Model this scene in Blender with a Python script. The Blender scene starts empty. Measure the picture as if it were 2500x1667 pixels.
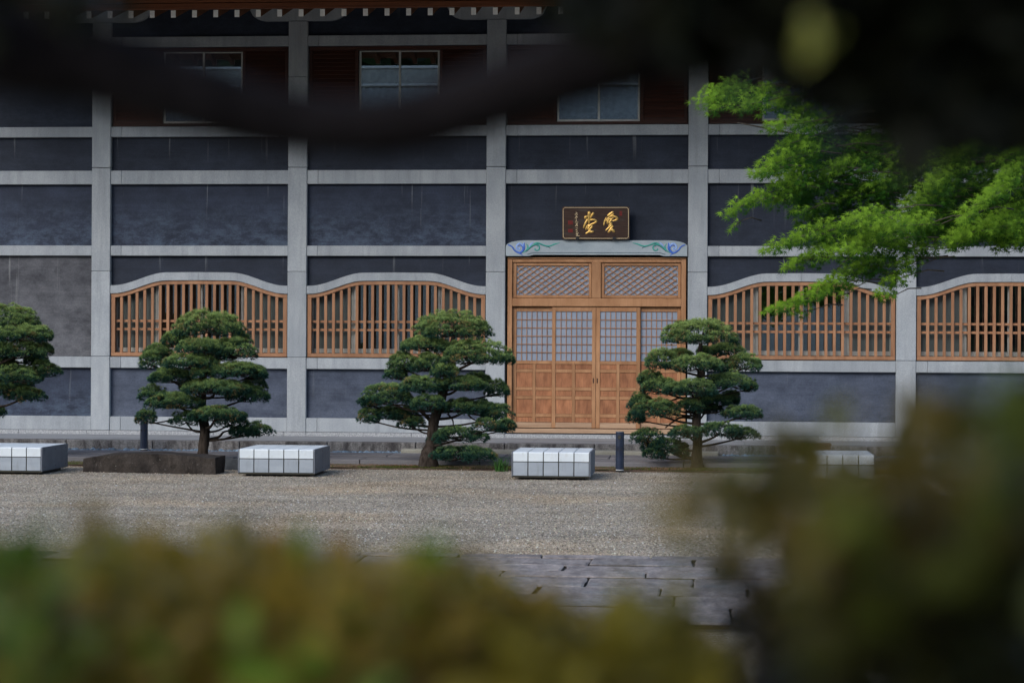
import bpy, bmesh, math, random
import numpy as np
from math import sin, cos, radians, pi, sqrt
from mathutils import Matrix, Vector

SC = bpy.context.scene
COL = SC.collection
rng = np.random.default_rng(7)
random.seed(7)

# ------------------------------------------------------------------ camera
FPX, YAW, PITCH, ROLL = 5157.5, .0904893, .00037678, .00483654
CAM = np.array([0, 0, 1.97])
_f = np.array([-sin(YAW)*cos(PITCH), cos(YAW)*cos(PITCH), sin(PITCH)])
_r = np.array([cos(YAW), sin(YAW), 0.0])
_u = np.cross(_r, _f)
CR = _r*cos(ROLL) + _u*sin(ROLL)
CU = -_r*sin(ROLL) + _u*cos(ROLL)
cd = bpy.data.cameras.new('camera')
cam = bpy.data.objects.new('camera', cd)
COL.objects.link(cam)
cam.matrix_world = Matrix(((CR[0], CU[0], -_f[0], CAM[0]), (CR[1], CU[1], -_f[1], CAM[1]),
                           (CR[2], CU[2], -_f[2], CAM[2]), (0, 0, 0, 1)))
cd.sensor_width = 36.0
cd.lens = FPX/2500*36
cd.clip_start, cd.clip_end = .05, 1500
cd.dof.use_dof = True
cd.dof.focus_distance = 29.5
cd.dof.aperture_fstop = 5.2
cd.dof.aperture_blades = 9
SC.camera = cam

# ------------------------------------------------------------------ light
SUN_EL, SUN_AZ = radians(33), radians(210)       # soft light from behind the camera, slightly left
w = bpy.data.worlds.new('World'); SC.world = w; w.use_nodes = True
nt = w.node_tree; nt.nodes.clear()
sky = nt.nodes.new('ShaderNodeTexSky'); sky.sky_type = 'NISHITA'; sky.sun_disc = False
sky.sun_elevation = SUN_EL; sky.sun_rotation = SUN_AZ
sky.air_density = 1.0; sky.dust_density = 1.4; sky.ozone_density = 1.6
bg = nt.nodes.new('ShaderNodeBackground'); bg.inputs[1].default_value = .106
wo = nt.nodes.new('ShaderNodeOutputWorld')
nt.links.new(sky.outputs[0], bg.inputs[0]); nt.links.new(bg.outputs[0], wo.inputs[0])
sd = bpy.data.lights.new('sun', 'SUN'); sd.energy = .85; sd.angle = radians(35); sd.color = (1, .97, .93)
sun = bpy.data.objects.new('sun', sd); COL.objects.link(sun)
_s = Vector((sin(SUN_AZ)*cos(SUN_EL), cos(SUN_AZ)*cos(SUN_EL), sin(SUN_EL)))
sun.rotation_euler = _s.to_track_quat('Z', 'Y').to_euler()
sun.location = (0, 0, 30)
SC.view_settings.view_transform = 'Standard'
SC.view_settings.look = 'None'
SC.view_settings.exposure = 1.35
SC.view_settings.gamma = 1.0
SC.view_settings.use_curve_mapping = False
SC.render.engine = 'CYCLES'
SC.cycles.use_denoising = True
SC.cycles.max_bounces = 6
SC.cycles.diffuse_bounces = 3
SC.cycles.transparent_max_bounces = 12
SC.cycles.sample_clamp_indirect = 4


def at(px, py, Y):
    """the point at depth Y that the photograph shows at pixel (px, py) of 2500 x 1667"""
    d = _f + (px-1250)/FPX*CR - (py-833.5)/FPX*CU
    return CAM + d*(Y/d[1])

# ------------------------------------------------------------------ materials
M = {}


def pmat(name, c1, c2, scale=(3, 3, 3), detail=6, rough=.8, bump=0.0, bscale=60, spec=.3, metal=0.0,
         c3=None, s3=(1, 1, 1), t3=(.55, .75), m3=.5, rnd=0.0, lo=.35, hi=.65, fine=0.0, fscale=120):
    m = bpy.data.materials.new(name); m.use_nodes = True
    n = m.node_tree.nodes; l = m.node_tree.links
    b = n['Principled BSDF']
    b.inputs['Roughness'].default_value = rough
    b.inputs['Specular IOR Level'].default_value = spec
    b.inputs['Metallic'].default_value = metal
    g = n.new('ShaderNodeNewGeometry')
    pos = g.outputs['Position']
    if rnd:
        oi = n.new('ShaderNodeObjectInfo'); mm = n.new('ShaderNodeVectorMath'); mm.operation = 'ADD'
        sc_ = n.new('ShaderNodeMath'); sc_.operation = 'MULTIPLY'; sc_.inputs[1].default_value = 40
        l.new(oi.outputs['Random'], sc_.inputs[0]); l.new(pos, mm.inputs[0]); l.new(sc_.outputs[0], mm.inputs[1])
        pos = mm.outputs[0]

    def noise(sc, det, src=pos):
        mp = n.new('ShaderNodeMapping'); mp.inputs['Scale'].default_value = sc
        nz = n.new('ShaderNodeTexNoise'); nz.inputs['Scale'].default_value = 1; nz.inputs['Detail'].default_value = det
        nz.inputs['Roughness'].default_value = .6
        l.new(src, mp.inputs[0]); l.new(mp.outputs[0], nz.inputs[0])
        return nz.outputs[0]

    def ramp(v, a, bb, ca, cb):
        r = n.new('ShaderNodeMapRange'); r.inputs[1].default_value = a; r.inputs[2].default_value = bb
        l.new(v, r.inputs[0])
        x = n.new('ShaderNodeMix'); x.data_type = 'RGBA'
        l.new(r.outputs[0], x.inputs[0])
        for k, c in ((6, ca), (7, cb)):
            if hasattr(c, 'links'):
                l.new(c, x.inputs[k])
            else:
                x.inputs[k].default_value = (*c, 1)
        return x.outputs[2], r.outputs[0]
    col, _ = ramp(noise(scale, detail), lo, hi, c1, c2)
    if c3:
        nz = noise(s3, 4)
        r = n.new('ShaderNodeMapRange'); r.inputs[1].default_value, r.inputs[2].default_value = t3
        r.inputs[4].default_value = m3
        l.new(nz, r.inputs[0])
        x = n.new('ShaderNodeMix'); x.data_type = 'RGBA'; x.inputs[7].default_value = (*c3, 1)
        l.new(r.outputs[0], x.inputs[0]); l.new(col, x.inputs[6]); col = x.outputs[2]
    if fine:
        nz = noise((fscale,)*3, 2)
        r = n.new('ShaderNodeMapRange'); r.inputs[1].default_value = .3; r.inputs[2].default_value = .7
        r.inputs[3].default_value = 1-fine; r.inputs[4].default_value = 1+fine
        l.new(nz, r.inputs[0])
        x = n.new('ShaderNodeVectorMath'); x.operation = 'SCALE'
        l.new(col, x.inputs[0]); l.new(r.outputs[0], x.inputs['Scale']); col = x.outputs[0]
    if rnd:
        hs = n.new('ShaderNodeHueSaturation'); r = n.new('ShaderNodeMapRange')
        r.inputs[3].default_value = 1-rnd; r.inputs[4].default_value = 1+rnd
        l.new(oi.outputs['Random'], r.inputs[0]); l.new(r.outputs[0], hs.inputs['Value'])
        l.new(col, hs.inputs['Color']); col = hs.outputs[0]
    l.new(col, b.inputs['Base Color'])
    if bump:
        bp = n.new('ShaderNodeBump'); bp.inputs['Strength'].default_value = bump; bp.inputs['Distance'].default_value = .01
        l.new(noise((bscale,)*3, 5), bp.inputs['Height']); l.new(bp.outputs[0], b.inputs['Normal'])
    M[name] = m
    return m


pmat('cast_stone', (.275, .300, .322), (.36, .385, .402), (2.2, 2.2, 1.1), rough=.9, bump=.25, bscale=90, spec=.15,
     c3=(.23, .25, .265), s3=(9, 9, .8), t3=(.48, .72), m3=.6, fine=.11, fscale=55, rnd=.05)
pmat('granite', (.24, .25, .26), (.40, .41, .42), (60, 60, 60), rough=.85, bump=.4, bscale=80, spec=.2, fine=.3, fscale=40)
def plaster(name, dark, light, bloom, drip=.5, low=.6):
    """lime plaster: fine mottling, pale run-off streaks from the ledge above, bluish bloom towards the foot"""
    m = bpy.data.materials.new(name); m.use_nodes = True
    n = m.node_tree.nodes; l = m.node_tree.links; b = n['Principled BSDF']
    b.inputs['Roughness'].default_value = .7; b.inputs['Specular IOR Level'].default_value = .25
    g = n.new('ShaderNodeNewGeometry'); tc = n.new('ShaderNodeTexCoord'); sx = n.new('ShaderNodeSeparateXYZ')
    l.new(tc.outputs['Generated'], sx.inputs[0])

    def nz(sc, det, rough=.6, off=0):
        mp = n.new('ShaderNodeMapping'); mp.inputs['Scale'].default_value = sc; mp.inputs['Location'].default_value = (off, off, off)
        t = n.new('ShaderNodeTexNoise'); t.inputs['Scale'].default_value = 1; t.inputs['Detail'].default_value = det; t.inputs['Roughness'].default_value = rough
        l.new(g.outputs['Position'], mp.inputs[0]); l.new(mp.outputs[0], t.inputs[0]); return t.outputs[0]

    def rng_(v, a, c, lo=0, hi=1):
        r = n.new('ShaderNodeMapRange'); r.inputs[1].default_value = a; r.inputs[2].default_value = c
        r.inputs[3].default_value = lo; r.inputs[4].default_value = hi; l.new(v, r.inputs[0]); return r.outputs[0]

    def mul(a, c):
        x = n.new('ShaderNodeMath'); x.operation = 'MULTIPLY'
        l.new(a, x.inputs[0])
        if hasattr(c, 'links'): l.new(c, x.inputs[1])
        else: x.inputs[1].default_value = c
        return x.outputs[0]

    def mix(f, a, c):
        x = n.new('ShaderNodeMix'); x.data_type = 'RGBA'; l.new(f, x.inputs[0])
        for k, v in ((6, a), (7, c)):
            if hasattr(v, 'links'): l.new(v, x.inputs[k])
            else: x.inputs[k].default_value = (*v, 1)
        return x.outputs[2]
    base = mix(rng_(nz((1.6, 1.6, 2.4), 10, .68), .38, .66), dark, light)
    foot = mul(rng_(sx.outputs[2], .85, .05), rng_(nz((3.4, 3.4, 6.5), 14, .78, 3.7), .43, .72))
    base = mix(mul(foot, low), base, bloom)
    st = rng_(nz((13, 13, .45), 3, .5, 8.1), .645, .72)
    top = rng_(sx.outputs[2], .25, .95)
    base = mix(mul(mul(st, top), drip), base, (.26, .27, .27))
    fine = rng_(nz((34, 34, 34), 2), .3, .7, .86, 1.14)
    wv = rng_(nz((1.0, 1.0, 45), 2), .3, .7, .92, 1.08)
    v = n.new('ShaderNodeVectorMath'); v.operation = 'SCALE'; l.new(base, v.inputs[0]); l.new(mul(fine, wv), v.inputs['Scale'])
    l.new(v.outputs[0], b.inputs['Base Color'])
    bp = n.new('ShaderNodeBump'); bp.inputs['Strength'].default_value = .15; bp.inputs['Distance'].default_value = .01
    l.new(nz((50, 50, 50), 4), bp.inputs['Height']); l.new(bp.outputs[0], b.inputs['Normal'])
    M[name] = m


plaster('dark_plaster', (.0125, .0170, .028), (.021, .028, .045), (.042, .056, .086), .35, .5)
plaster('blue_plaster', (.017, .023, .040), (.029, .039, .066), (.10, .14, .20), .6, .8)
plaster('worn_plaster', (.035, .037, .045), (.105, .108, .120), (.17, .175, .185), .4, .7)
plaster('faded_plaster', (.036, .046, .070), (.076, .093, .132), (.12, .14, .18), .15, .6)
pmat('slat_wood', (.245, .120, .062), (.35, .185, .100), (5, 5, 1.2), rough=.6, bump=.1, bscale=120, spec=.25,
     c3=(.26, .10, .05), s3=(40, 40, 1.5), t3=(.52, .75), m3=.5, rnd=.12)
pmat('door_wood', (.27, .132, .060), (.385, .205, .102), (4, 4, 1.5), rough=.6, bump=.1, bscale=120, spec=.25,
     c3=(.20, .09, .045), s3=(45, 45, 2.2), t3=(.5, .75), m3=.55, rnd=.10)
pmat('door_panel_wood', (.22, .088, .040), (.38, .165, .078), (9, 9, 3.5), rough=.6, bump=.15, bscale=100, spec=.25,
     c3=(.13, .055, .03), s3=(60, 60, 4), t3=(.48, .75), m3=.65, rnd=.14)
pmat('sill_wood', (.30, .19, .12), (.42, .29, .19), (1.5, 4, 30), rough=.7, rnd=.08, spec=.2)
pmat('shutter_wood', (.030, .011, .007), (.055, .018, .010), (3, 3, 30), rough=.55, spec=.3, rnd=.2)
pmat('fascia_wood', (.12, .042, .020), (.20, .07, .03), (1.2, 3, 40), rough=.6, spec=.2, c3=(.07, .025, .012), s3=(.8, 4, 50), t3=(.5, .7), m3=.6)
pmat('soffit_wood', (.10, .045, .02), (.16, .07, .035), (2, 12, 2), rough=.7, spec=.2)
pmat('white_paint', (.78, .78, .76), (.84, .84, .82), (20, 20, 20), rough=.6, fine=.03)
pmat('roof_tile', (.20, .20, .19), (.33, .33, .31), (4, 4, 4), rough=.55, spec=.5, fine=.15, rnd=.1)
pmat('ridge_mortar', (.55, .55, .54), (.65, .65, .63), (4, 4, 4), rough=.8)
pmat('aluminium', (.46, .45, .40), (.54, .53, .48), (8, 8, 8), rough=.4, metal=.6)
pmat('paper', (.215, .255, .32), (.25, .29, .36), (2, 2, 2), rough=.35, spec=.5, fine=.02)
pmat('curtain', (.55, .60, .58), (.74, .78, .75), (26, 26, .4), rough=.9)
pmat('frosted', (.075, .088, .082), (.125, .14, .132), (7, 7, .5), rough=.18, spec=.6)
pmat('interior', (.02, .02, .022), (.03, .03, .032), (1, 1, 1), rough=.9)
pmat('sign_wood', (.030, .016, .012), (.060, .034, .024), (6, 6, 50), rough=.35, spec=.4,
     c3=(.08, .078, .075), s3=(3, 3, 14), t3=(.55, .7), m3=.5)
pmat('gold', (.62, .38, .10), (.78, .52, .17), (30, 30, 30), rough=.38, metal=.75)
pmat('pale_gold', (.66, .52, .30), (.74, .60, .38), (30, 30, 30), rough=.5, metal=.2)
pmat('seal_red', (.16, .012, .014), (.24, .02, .02), (60, 60, 60), rough=.6)
pmat('iron', (.012, .013, .015), (.02, .02, .022), (20, 20, 20), rough=.5)
pmat('carve_blue', (.035, .10, .42), (.07, .17, .55), (30, 30, 30), rough=.5)
pmat('carve_light_blue', (.22, .36, .72), (.30, .45, .80), (30, 30, 30), rough=.5)
pmat('carve_green', (.03, .24, .20), (.06, .36, .30), (30, 30, 30), rough=.5)
pmat('carve_dark', (.010, .03, .06), (.014, .05, .08), (30, 30, 30), rough=.6)
pmat('lintel_stone', (.28, .33, .36), (.35, .40, .43), (2.2, 2.2, 4), rough=.85, bump=.1, bscale=80, spec=.15, fine=.05, fscale=50)
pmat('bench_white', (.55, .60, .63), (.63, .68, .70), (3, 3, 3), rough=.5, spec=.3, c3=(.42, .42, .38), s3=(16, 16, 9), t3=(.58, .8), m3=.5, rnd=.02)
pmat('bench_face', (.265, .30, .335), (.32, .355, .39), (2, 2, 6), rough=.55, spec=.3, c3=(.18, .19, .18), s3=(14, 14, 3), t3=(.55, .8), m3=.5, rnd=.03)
pmat('bench_frame', (.040, .039, .029), (.06, .057, .043), (6, 6, 6), rough=.45, metal=.3)
pmat('bench_side', (.13, .145, .17), (.17, .185, .21), (5, 5, 5), rough=.55, metal=.3, spec=.3)
pmat('bollard_steel', (.010, .016, .034), (.016, .025, .05), (4, 4, 4), rough=.45, spec=.4, fine=.06)
pmat('rock', (.016, .013, .011), (.052, .043, .036), (5, 5, 3), rough=.9, bump=.8, bscale=30, spec=.2,
     c3=(.30, .29, .26), s3=(26, 26, 26), t3=(.66, .72), m3=.5, fine=.3, fscale=60)
pmat('slate_block', (.028, .032, .036), (.05, .055, .06), (8, 8, 8), rough=.8, bump=.4, bscale=60)
pmat('brown_block', (.06, .035, .022), (.09, .055, .035), (4, 4, 20), rough=.7)
pmat('terrace_stone', (.20, .21, .22), (.28, .29, .30), (.9, 3.5, 3), rough=.8, bump=.2, bscale=60, spec=.3, fine=.1, fscale=60,
     c3=(.12, .12, .13), s3=(.5, 3, 3), t3=(.5, .7), m3=.6)
pmat('kerb_stone', (.085, .08, .078), (.22, .21, .20), (7, 7, 1.5), rough=.9, bump=.6, bscale=50, fine=.35, fscale=45, rnd=.12,
     c3=(.035, .03, .03), s3=(7, 7, 2.5), t3=(.48, .62), m3=.75)
pmat('path_stone', (.115, .11, .115), (.17, .165, .17), (1.5, 5, 3), rough=.75, bump=.2, bscale=60, fine=.1, fscale=60, rnd=.08)
pmat('step_stone', (.22, .21, .17), (.30, .29, .24), (2, 5, 3), rough=.85, bump=.2, bscale=60, fine=.12, fscale=50)
pmat('paver_stone', (.135, .114, .104), (.28, .24, .215), (9, 3, 5), rough=.8, bump=.7, bscale=26, fine=.28, fscale=34, rnd=.22,
     c3=(.20, .22, .22), s3=(2, 2, 2), t3=(.5, .7), m3=.5)
pmat('joint_soil', (.018, .015, .012), (.05, .042, .034), (20, 20, 20), rough=.95)
pmat('mortar_gravel', (.05, .045, .04), (.11, .10, .085), (60, 60, 60), rough=.95, bump=.5, bscale=80)
pmat('bark', (.020, .015, .012), (.058, .046, .037), (22, 22, 5), rough=.95, bump=1.0, bscale=40, spec=.1)
pmat('near_bark', (.012, .010, .011), (.028, .024, .026), (30, 30, 10), rough=.95, bump=.6, bscale=60, spec=.1)
pmat('maple_bark', (.05, .04, .03), (.09, .075, .055), (20, 20, 5), rough=.9)
pmat('pebble_blue', (.13, .18, .23), (.30, .37, .44), (14, 14, 14), rough=.5, lo=.3, hi=.7)
pmat('plain_wall', (.40, .39, .36), (.5, .49, .46), (1, 1, 1), rough=.9)


def ground_mat():
    m = bpy.data.materials.new('gravel'); m.use_nodes = True
    n = m.node_tree.nodes; l = m.node_tree.links; b = n['Principled BSDF']
    b.inputs['Roughness'].default_value = .9; b.inputs['Specular IOR Level'].default_value = .15
    g = n.new('ShaderNodeNewGeometry')
    v = n.new('ShaderNodeTexVoronoi'); v.inputs['Scale'].default_value = 58
    l.new(g.outputs['Position'], v.inputs['Vector'])
    cr = n.new('ShaderNodeValToRGB'); e = cr.color_ramp
    e.elements[0].color = (.07, .062, .052, 1); e.elements[1].color = (.62, .58, .50, 1)
    for p, c in ((.3, (.235, .198, .150)), (.55, (.335, .285, .215)), (.8, (.44, .375, .28))):
        x = e.elements.new(p); x.color = (*c, 1)
    sp = n.new('ShaderNodeSeparateColor'); l.new(v.outputs['Color'], sp.inputs[0]); l.new(sp.outputs[0], cr.inputs[0])
    big = n.new('ShaderNodeTexNoise'); big.inputs['Scale'].default_value = 1; big.inputs['Detail'].default_value = 9; big.inputs['Roughness'].default_value = .65
    bm_ = n.new('ShaderNodeMapping'); bm_.inputs['Scale'].default_value = (.5, 1.1, 1)
    l.new(g.outputs['Position'], bm_.inputs[0]); l.new(bm_.outputs[0], big.inputs['Vector'])
    mr = n.new('ShaderNodeMapRange'); mr.inputs[1].default_value = .3; mr.inputs[2].default_value = .7
    mr.inputs[3].default_value = .62; mr.inputs[4].default_value = 1.25
    l.new(big.outputs[0], mr.inputs[0])
    warm = n.new('ShaderNodeTexNoise'); warm.inputs['Scale'].default_value = .35; l.new(g.outputs['Position'], warm.inputs['Vector'])
    mx = n.new('ShaderNodeMix'); mx.data_type = 'RGBA'; mx.blend_type = 'MULTIPLY'
    wr = n.new('ShaderNodeMapRange'); wr.inputs[1].default_value = .5; wr.inputs[2].default_value = .65
    l.new(warm.outputs[0], wr.inputs[0]); l.new(wr.outputs[0], mx.inputs[0])
    l.new(cr.outputs[0], mx.inputs[6]); mx.inputs[7].default_value = (1.12, 1.0, .86, 1)
    sc = n.new('ShaderNodeVectorMath'); sc.operation = 'SCALE'
    l.new(mx.outputs[2], sc.inputs[0]); l.new(mr.outputs[0], sc.inputs['Scale'])
    l.new(sc.outputs[0], b.inputs['Base Color'])
    bp = n.new('ShaderNodeBump'); bp.inputs['Strength'].default_value = .9; bp.inputs['Distance'].default_value = .012
    bp.invert = True
    l.new(v.outputs['Distance'], bp.inputs['Height']); l.new(bp.outputs[0], b.inputs['Normal'])
    M['gravel'] = m


ground_mat()


def leaf_mat(name, trans=.3, rough=.55, spec=.3, gain=1.0):
    """colour comes from the point attribute 'tint'"""
    m = bpy.data.materials.new(name); m.use_nodes = True
    n = m.node_tree.nodes; l = m.node_tree.links; b = n['Principled BSDF']; o = n['Material Output']
    a = n.new('ShaderNodeAttribute'); a.attribute_name = 'tint'
    b.inputs['Roughness'].default_value = rough; b.inputs['Specular IOR Level'].default_value = spec
    l.new(a.outputs['Color'], b.inputs['Base Color'])
    if trans:
        t = n.new('ShaderNodeBsdfTranslucent'); l.new(a.outputs['Color'], t.inputs[0])
        mx = n.new('ShaderNodeMixShader'); mx.inputs[0].default_value = trans
        l.new(b.outputs[0], mx.inputs[1]); l.new(t.outputs[0], mx.inputs[2]); l.new(mx.outputs[0], o.inputs[0])
    M[name] = m


leaf_mat('needles', .12, .7, .12)
leaf_mat('maple_leaf', .42, .6, .15)
leaf_mat('shrub_leaf', .2, .45, .25)
leaf_mat('stones', 0, .85, .2)


def glass_mat():
    m = bpy.data.materials.new('glass'); m.use_nodes = True
    n = m.node_tree.nodes; l = m.node_tree.links; n.remove(n['Principled BSDF'])
    t = n.new('ShaderNodeBsdfTransparent'); t.inputs[0].default_value = (.94, .97, .96, 1)
    g = n.new('ShaderNodeBsdfGlossy'); g.inputs['Roughness'].default_value = .0
    fr = n.new('ShaderNodeFresnel'); fr.inputs[0].default_value = 3.0
    mx = n.new('ShaderNodeMixShader')
    l.new(fr.outputs[0], mx.inputs[0]); l.new(t.outputs[0], mx.inputs[1]); l.new(g.outputs[0], mx.inputs[2])
    l.new(mx.outputs[0], n['Material Output'].inputs[0])
    M['glass'] = m


glass_mat()

# ------------------------------------------------------------------ builders
WP = {}          # world position of every parent (no parent is rotated)


def link(name, data, parent=None, loc=(0, 0, 0)):
    o = bpy.data.objects.new(name, data); COL.objects.link(o)
    loc = np.array(loc, float)
    if parent is not None:
        o.parent = parent; o.location = loc - WP[parent.name]
    else:
        o.location = loc
    WP[o.name] = loc
    return o


def thing(name, label, cat, loc=(0, 0, 0), group=None, kind=None):
    o = link(name, None, None, loc)
    o.empty_display_size = .2
    o['label'] = label
    if cat: o['category'] = cat
    if group: o['group'] = group
    if kind: o['kind'] = kind
    return o


BOXC = {}


def box(name, x0, x1, y0, y1, z0, z1, mat, parent=None, bev=.004):
    d = (round(abs(x1-x0), 4), round(abs(y1-y0), 4), round(abs(z1-z0), 4))
    key = (d, mat, bev)
    if key not in BOXC:
        bm = bmesh.new(); bmesh.ops.create_cube(bm, size=1)
        bmesh.ops.scale(bm, vec=d, verts=bm.verts)
        b = min(bev, min(d)*.3)
        if b > .0003:
            bmesh.ops.bevel(bm, geom=bm.edges[:], offset=b, segments=1, affect='EDGES')
        me = bpy.data.meshes.new(name); bm.to_mesh(me); bm.free(); me.materials.append(M[mat])
        BOXC[key] = me
    return link(name, BOXC[key], parent, ((x0+x1)/2, (y0+y1)/2, (z0+z1)/2))


class MB:
    def __init__(s): s.v = []; s.f = []

    def add(s, v, f):
        k = len(s.v); s.v += [tuple(map(float, q)) for q in v]; s.f += [tuple(i+k for i in q) for q in f]; return s

    def box(s, x0, x1, y0, y1, z0, z1):
        v = [(x, y, z) for x in (x0, x1) for y in (y0, y1) for z in (z0, z1)]
        return s.add(v, [(0, 1, 3, 2), (4, 6, 7, 5), (0, 4, 5, 1), (2, 3, 7, 6), (0, 2, 6, 4), (1, 5, 7, 3)])

    def tube(s, path, radii, n=7, flat=1.0):
        P = [np.array(p, float) for p in path]; k = len(P)
        if not hasattr(radii, '__len__'): radii = [radii]*k
        prev = None; V = []
        for i in range(k):
            t = P[min(i+1, k-1)] - P[max(i-1, 0)]; t /= (np.linalg.norm(t)+1e-9)
            if prev is None:
                a = np.array([0, 1, 0]) if abs(t[1]) < .9 else np.array([1, 0, 0])
                prev = a
            a = prev - t*np.dot(prev, t); a /= (np.linalg.norm(a)+1e-9); prev = a
            b = np.cross(t, a)
            for j in range(n):
                q = 2*pi*j/n
                V.append(P[i] + radii[i]*(cos(q)*a*flat + sin(q)*b))
        F = [(i*n+j, i*n+(j+1) % n, (i+1)*n+(j+1) % n, (i+1)*n+j) for i in range(k-1) for j in range(n)]
        F += [tuple(range(n))[::-1], tuple((k-1)*n+j for j in range(n))]
        return s.add(V, F)

    def prism(s, pts, y0, y1):
        """closed outline of (x, z) points, extruded from y0 to y1"""
        n = len(pts)
        V = [(x, y0, z) for x, z in pts] + [(x, y1, z) for x, z in pts]
        F = [tuple(range(n)), tuple(range(2*n-1, n-1, -1))] + [(i, i+n, (i+1) % n+n, (i+1) % n) for i in range(n)]
        return s.add(V, F)

    def ribbon(s, top, bot, y0, y1):
        """solid between an upper and a lower curve of (x, z) points"""
        n = len(top); V = []
        for (a, b) in zip(top, bot):
            V += [(a[0], y0, a[1]), (b[0], y0, b[1]), (b[0], y1, b[1]), (a[0], y1, a[1])]
        F = []
        for i in range(n-1):
            k = 4*i
            for j in range(4):
                F.append((k+j, k+(j+1) % 4, k+4+(j+1) % 4, k+4+j))
        F += [(3, 2, 1, 0), (4*n-4, 4*n-3, 4*n-2, 4*n-1)]
        return s.add(V, F)

    def build(s, name, mat, parent=None, smooth=False, kind=None, loc=None, fix=True):
        org = WP[parent.name] if parent is not None else np.zeros(3)
        if loc is not None: org = np.array(loc, float)
        me = bpy.data.meshes.new(name)
        me.from_pydata([tuple(np.array(v)-org) for v in s.v], [], s.f)
        if fix:
            bm = bmesh.new(); bm.from_mesh(me); bmesh.ops.recalc_face_normals(bm, faces=bm.faces); bm.to_mesh(me); bm.free()
        if smooth: me.polygons.foreach_set('use_smooth', [True]*len(me.polygons))
        me.materials.append(M[mat])
        o = link(name, me, parent, org)
        if kind: o['kind'] = kind
        return o


def raw_mesh(name, V, F, tint, mat, parent=None, kind=None, org=None, smooth=False):
    """V (n,3), F (m,3|4) arrays, tint (n,3)"""
    V = np.asarray(V, float); F = np.asarray(F, np.int32)
    if org is None: org = WP[parent.name] if parent is not None else np.zeros(3)
    me = bpy.data.meshes.new(name)
    me.vertices.add(len(V)); me.vertices.foreach_set('co', (V-org).astype(np.float32).ravel())
    k = F.shape[1]
    me.loops.add(F.size); me.loops.foreach_set('vertex_index', F.ravel())
    me.polygons.add(len(F)); me.polygons.foreach_set('loop_start', np.arange(0, F.size, k, dtype=np.int32))
    try: me.polygons.foreach_set('loop_total', np.full(len(F), k, np.int32))
    except Exception: pass
    me.update(calc_edges=True)
    if smooth: me.polygons.foreach_set('use_smooth', [True]*len(F))
    if tint is not None:
        at_ = me.attributes.new('tint', 'FLOAT_COLOR', 'POINT')
        c = np.ones((len(V), 4), np.float32); c[:, :3] = tint
        at_.data.foreach_set('color', c.ravel())
    me.materials.append(M[mat])
    o = link(name, me, parent, org)
    if kind: o['kind'] = kind
    return o


def unit(a):
    return a/(np.linalg.norm(a, axis=-1, keepdims=True)+1e-9)


def frames(nrm, tip):
    """orthonormal frames: z = nrm, y near tip"""
    z = unit(nrm); y = unit(tip - z*np.sum(tip*z, -1, keepdims=True)); x = np.cross(y, z)
    return x, y, z


def instance(tv, tf, P, X, Y, Z, S):
    """copies of a template (verts tv, faces tf) at points P"""
    n, k = len(P), len(tv)
    V = P[:, None, :] + S[:, None, None]*(tv[None, :, 0:1]*X[:, None, :] + tv[None, :, 1:2]*Y[:, None, :] + tv[None, :, 2:3]*Z[:, None, :])
    F = tf[None, :, :] + (np.arange(n)*k)[:, None, None]
    return V.reshape(-1, 3), F.reshape(-1, tf.shape[1])


def needle_tufts(P, N, S, col, K=9, width=.0032, spread=.8):
    """tufts of needles at P around directions N; returns V, F, tint"""
    n = len(P)
    D = unit(N[:, None, :] + spread*unit(rng.normal(size=(n, K, 3))))
    R = unit(np.cross(D, rng.normal(size=(n, K, 3))))
    B = P[:, None, :]
    L = S[:, None, None]*rng.uniform(.75, 1.15, (n, K, 1))
    V = np.stack([B - R*width, B + R*width, B + D*L], 2).reshape(-1, 3)
    F = np.arange(n*K*3).reshape(-1, 3)
    c = np.repeat(col, K*3, 0)
    sh = np.tile(np.array([.7, .7, 1.15]), n*K)[:, None]*np.repeat(rng.uniform(.8, 1.2, n*K), 3)[:, None]
    return V, F, np.clip(c*sh, 0, 1)


# ================================================================== THE HALL
FY = 37.46                       # plane of the column faces
COLX = [-14.49, -10.891, -7.285, -3.70, -.112, 3.531, 7.15]
HW = .172                        # half a column's width
ZB1 = (7.274, 7.458); ZB2 = (5.65, 5.836); ZB3 = (4.795, 5.041); ZB4 = (3.503, 3.685); ZSL = (1.473, 1.671)
ZBASE = (.342, .592); ZPL = (.268, .338)
XL, XR = -14.6, 7.3
hall = thing('temple_hall', 'long dark-walled temple hall with pale stone columns, wooden windows and a lattice door', 'building', (-3.7, FY, .27))

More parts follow.
